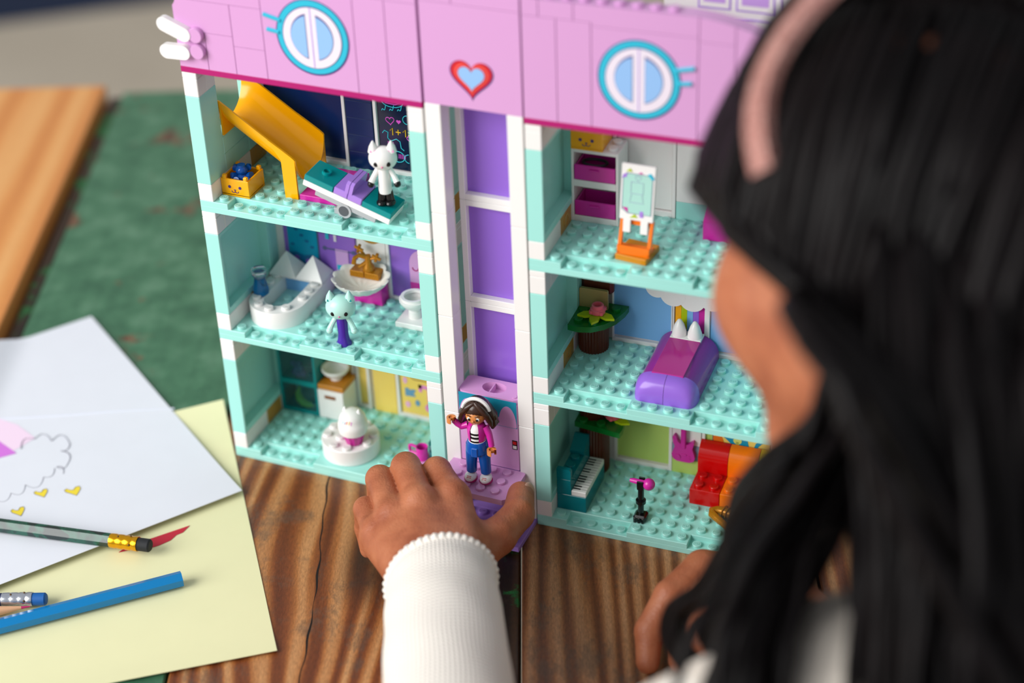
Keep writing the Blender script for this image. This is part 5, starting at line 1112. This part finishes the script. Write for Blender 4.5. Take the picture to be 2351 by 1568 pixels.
G=np.array((0,0,-1.)); UA=HL(-4.5,0,-3); UB=SHC+V3(1.5,-6.5,-5)
GAP=[D(1900,1240,76),D(1885,1330,76),D(1870,1430,76),D(1860,1530,76)]     # the knit top shows between the locks here
def segpush(p,a,b,r):
    a=np.asarray(a,float);b=np.asarray(b,float);ab=b-a;t=min(1,max(0,(p-a)@ab/(ab@ab)));c=a+ab*t;d=p-c;l=np.linalg.norm(d)
    return c+d/l*r if l<r else p
def lock(sg,psi,ph0,off,seed,N=46):
    rg=np.random.default_rng(seed); base=math.cos(psi)*e1+math.sin(psi)*e2; jit=rg.uniform(-.5,.4); am=rg.uniform(.04,.2); w0=rg.uniform(0,6.28)
    dr=math.cos(ph0)*base+math.sin(ph0)*e3*sg; v=-math.sin(ph0)*base+math.cos(ph0)*e3*sg; p=onell(dr,off*.3); pts=[p.copy()]
    sd=np.cross(v,dr); grow=rg.uniform(.012,.02)
    for k in range(N):
        gw=min(.45,.03+grow*k+.3*ph0/R(90)*.3); v=v*(1-.6*gw)+G*gw; v/=np.linalg.norm(v); o=off*min(1,.3+k*.1)
        p=p+v*1.0+sd*am*(.3+2.2*k/N)*math.sin(w0+k*.42)
        q=tohead(p)-ECO; kk=(q[0]/(EA+o))**2+(q[1]/(EB+o))**2+(q[2]/(EC+o))**2
        if kk<1:
            p=fromhead(ECO+q/math.sqrt(kk)); nn=HM.T@(q/np.array((EA**2,EB**2,EC**2))); nn/=np.linalg.norm(nn); v=v-nn*(v@nn); v/=np.linalg.norm(v)
        p=segpush(p,UA,UB,6.6+off*.5); p=segpush(p,SHL,SHR,5.0+off*.5); p=segpush(p,SHC+(HIP-SHC)*.1,HIP,8.9+off*.5); p=face_guard(p,jit)
        if p[2]<2.5 or min(np.linalg.norm(p-g_) for g_ in GAP)<3.3: break
        pts.append(p.copy())
    return pts[::2]+([pts[-1]] if len(pts)%2==0 else [])
hb=MB(o=PB); sid=100
for sg in(1,-1):
    for ph0,cnt,offs in((2.5,58,(0,.5,1.0)),(26,46,(.2,.8)),(52,46,(.2,.8)),(76,40,(.3,.9))):
        for psi in np.linspace(R(-120),R(120),cnt):
            for off in offs:
                sid+=1; pts=lock(sg,psi+rng.normal(0,.03),R(ph0+rng.uniform(-4,4)*(ph0>5)),off+rng.uniform(-.1,.15),sid); n=len(pts)
                if n<4: continue
                r0=rng.uniform(.4,.62); hb.tube(pts,[r0*(.4+.6*min(1,i/3))*(1 if i<n-4 else (n-i)/5+.12) for i in range(n)],6,flat=.7)
hb.obj('hair',HAIR,girl,ang=180)
# under-layer that closes the gaps between the locks
ul=Multi()
def under(Pt):
    q=(Pt-HC)@HM.T; d=ell(q,tuple(ECO),(EA-.25,EB-.25,EC-.25)); part_=np.abs((Pt-HC)@e3.astype(np.float32))
    d=np.maximum(d,.45-part_*1.0-np.where(((Pt-HC)@e1.astype(np.float32))>0,0,9))
    edge=8.4-np.clip(4-q[...,2],0,30)*.85
    return np.maximum(d,np.minimum(q[...,0]-edge,q[...,0]-edge))
ul.add(*sdf_mesh(HC-15,HC+15,.35,under)); ul.add(*sdf_mesh(np.minimum(HC,SHC)-14,np.maximum(HC,SHC)+10,.5,lambda Pt:rcone(Pt,HL(-4.5,0,-3),SHC+V3(1.5,-6.5,-5),6.3,5.0))); ul.obj('hair_underlayer',HAIR,girl)
# loose wavy locks falling forward over the shoulder, with one curl
lk=MB(o=PB)
def loose(pix,n,spread,r=.3,seed=1,stag=0):
    rg=np.random.default_rng(seed)
    for k in range(n):
        o3=rg.normal(0,spread,3); ph=rg.uniform(0,6.28)
        sj=rg.uniform(-stag,stag)
        ps=[Vector(at(u,v+(sj if i<2 else 0),d))+Vector(o3*(.5+.5*i/len(pix)))+Vector((math.sin(ph+i)*.25,math.cos(ph+i*1.3)*.25,0)) for i,(u,v,d) in enumerate(pix)]
        pp=path(*ps,n=5); m=len(pp); rr=r*rg.uniform(.6,1.25); lk.tube(pp,[rr*min(1,(m-i)/6+.15)*min(1,.25+i/6) for i in range(m)],6)
loose([(1930,860,76),(1915,1010,76.5),(1800,1120,79),(1730,1220,83),(1760,1330,86),(1720,1420,88)],26,.75,.38,2)
loose([(1930,880,76),(1915,1040,76),(1790,1130,80),(1700,1230,85),(1640,1340,89),(1570,1410,92),(1565,1490,93),(1625,1545,93),(1700,1510,92),(1720,1430,92),(1660,1385,91)],9,.35,.24,3)
loose([(1940,900,76),(1910,1090,77),(1820,1200,82),(1770,1300,80),(1720,1400,76),(1725,1520,74.5),(1700,1660,74)],22,.9,.36,4)
loose([(1900,950,77),(1880,1120,78),(1760,1200,82),(1690,1270,86),(1720,1360,88),(1660,1440,90),(1700,1540,90)],14,.7,.26,5)
loose([(1990,950,75),(2020,1150,74),(2030,1300,73),(2035,1450,73),(2030,1650,73)],26,.6,.4,6)
loose([(1940,1000,75.5),(1870,1150,75),(1790,1280,74.5),(1745,1400,74),(1710,1500,73.5),(1690,1660,73)],30,.9,.36,8)
for k_,xx in enumerate((2105,2160,2220,2310,2390)): loose([(xx-30,560+17*k_,75),(xx-30,700,71.5),(xx-20,860,69.3),(xx-10,1000,68.3),(xx+6,1250,68),(xx-8,1450,68),(xx,1700,68)],24,.85,.42,20+k_,150)
lk.obj('loose_locks',HAIR,girl,ang=180)
# ---- headband: rose glitter
def glitter():
    m=bpy.data.materials.new('rose glitter'); nt,b,N,L=nodes(m); tc=N('ShaderNodeTexCoord'); v=N('ShaderNodeTexVoronoi'); v.inputs['Scale'].default_value=900; L(tc.outputs['Object'],v.inputs['Vector'])
    r=N('ShaderNodeValToRGB'); ramp(r,[(0,(150,96,90)),(.7,(206,150,140)),(1,(240,200,190))]); L(v.outputs['Color'],r.inputs['Fac']); L(r.outputs[0],b.inputs['Base Color']); b.inputs['Roughness'].default_value=.35; b.inputs['Metallic'].default_value=.4
    bp=N('ShaderNodeBump'); bp.inputs['Strength'].default_value=.8; bp.inputs['Distance'].default_value=.0006; L(v.outputs['Color'],bp.inputs['Height']); L(bp.outputs['Normal'],b.inputs['Normal']); return m
mb=MB(o=PB); vs=[];fs=[]; M_=48
for i,ph in enumerate(np.linspace(R(-116),R(116),M_)):
    w_=.6; ff=-1.2-6.8*math.exp(-(abs(ph)/R(85))**6)
    for (df,off) in((-w_,1.5),(w_,1.5),(w_,2.05),(-w_,2.05)):
        k=math.sqrt(max(.05,1-((ff+df-ECO[0])/EA)**2)); vs.append(tuple(fromhead((ff+df,ECO[1]+(EB*k+off)*math.sin(ph),ECO[2]+(EC*k+off)*math.cos(ph)))))
for i in range(M_-1):
    for k in range(4): l=(k+1)%4; fs.append((i*4+k,i*4+l,(i+1)*4+l,(i+1)*4+k))
fs.append((0,1,2,3)); fs.append(tuple((M_-1)*4+k for k in range(4))[::-1]); mb.add(vs,fs); mb.obj('headband',glitter(),girl,ang=40)
# ---- stool under the child
t=thing('stool','plain wooden stool under the seated child','stool','W',(55,-47,FLZ))
part(t,'seat',W_BROWN,lambda mb:mb.lathe((0,0,51),[(17,0),(18,.6),(18,2.6),(17,3.2)],40))
for x in(-11,11):
    for y in(-11,11): part(t,'leg',W_BROWN,lambda mb:mb.tube([(x*1.15,y*1.15,0),(x*.8,y*.8,51.2)],1.7,12))
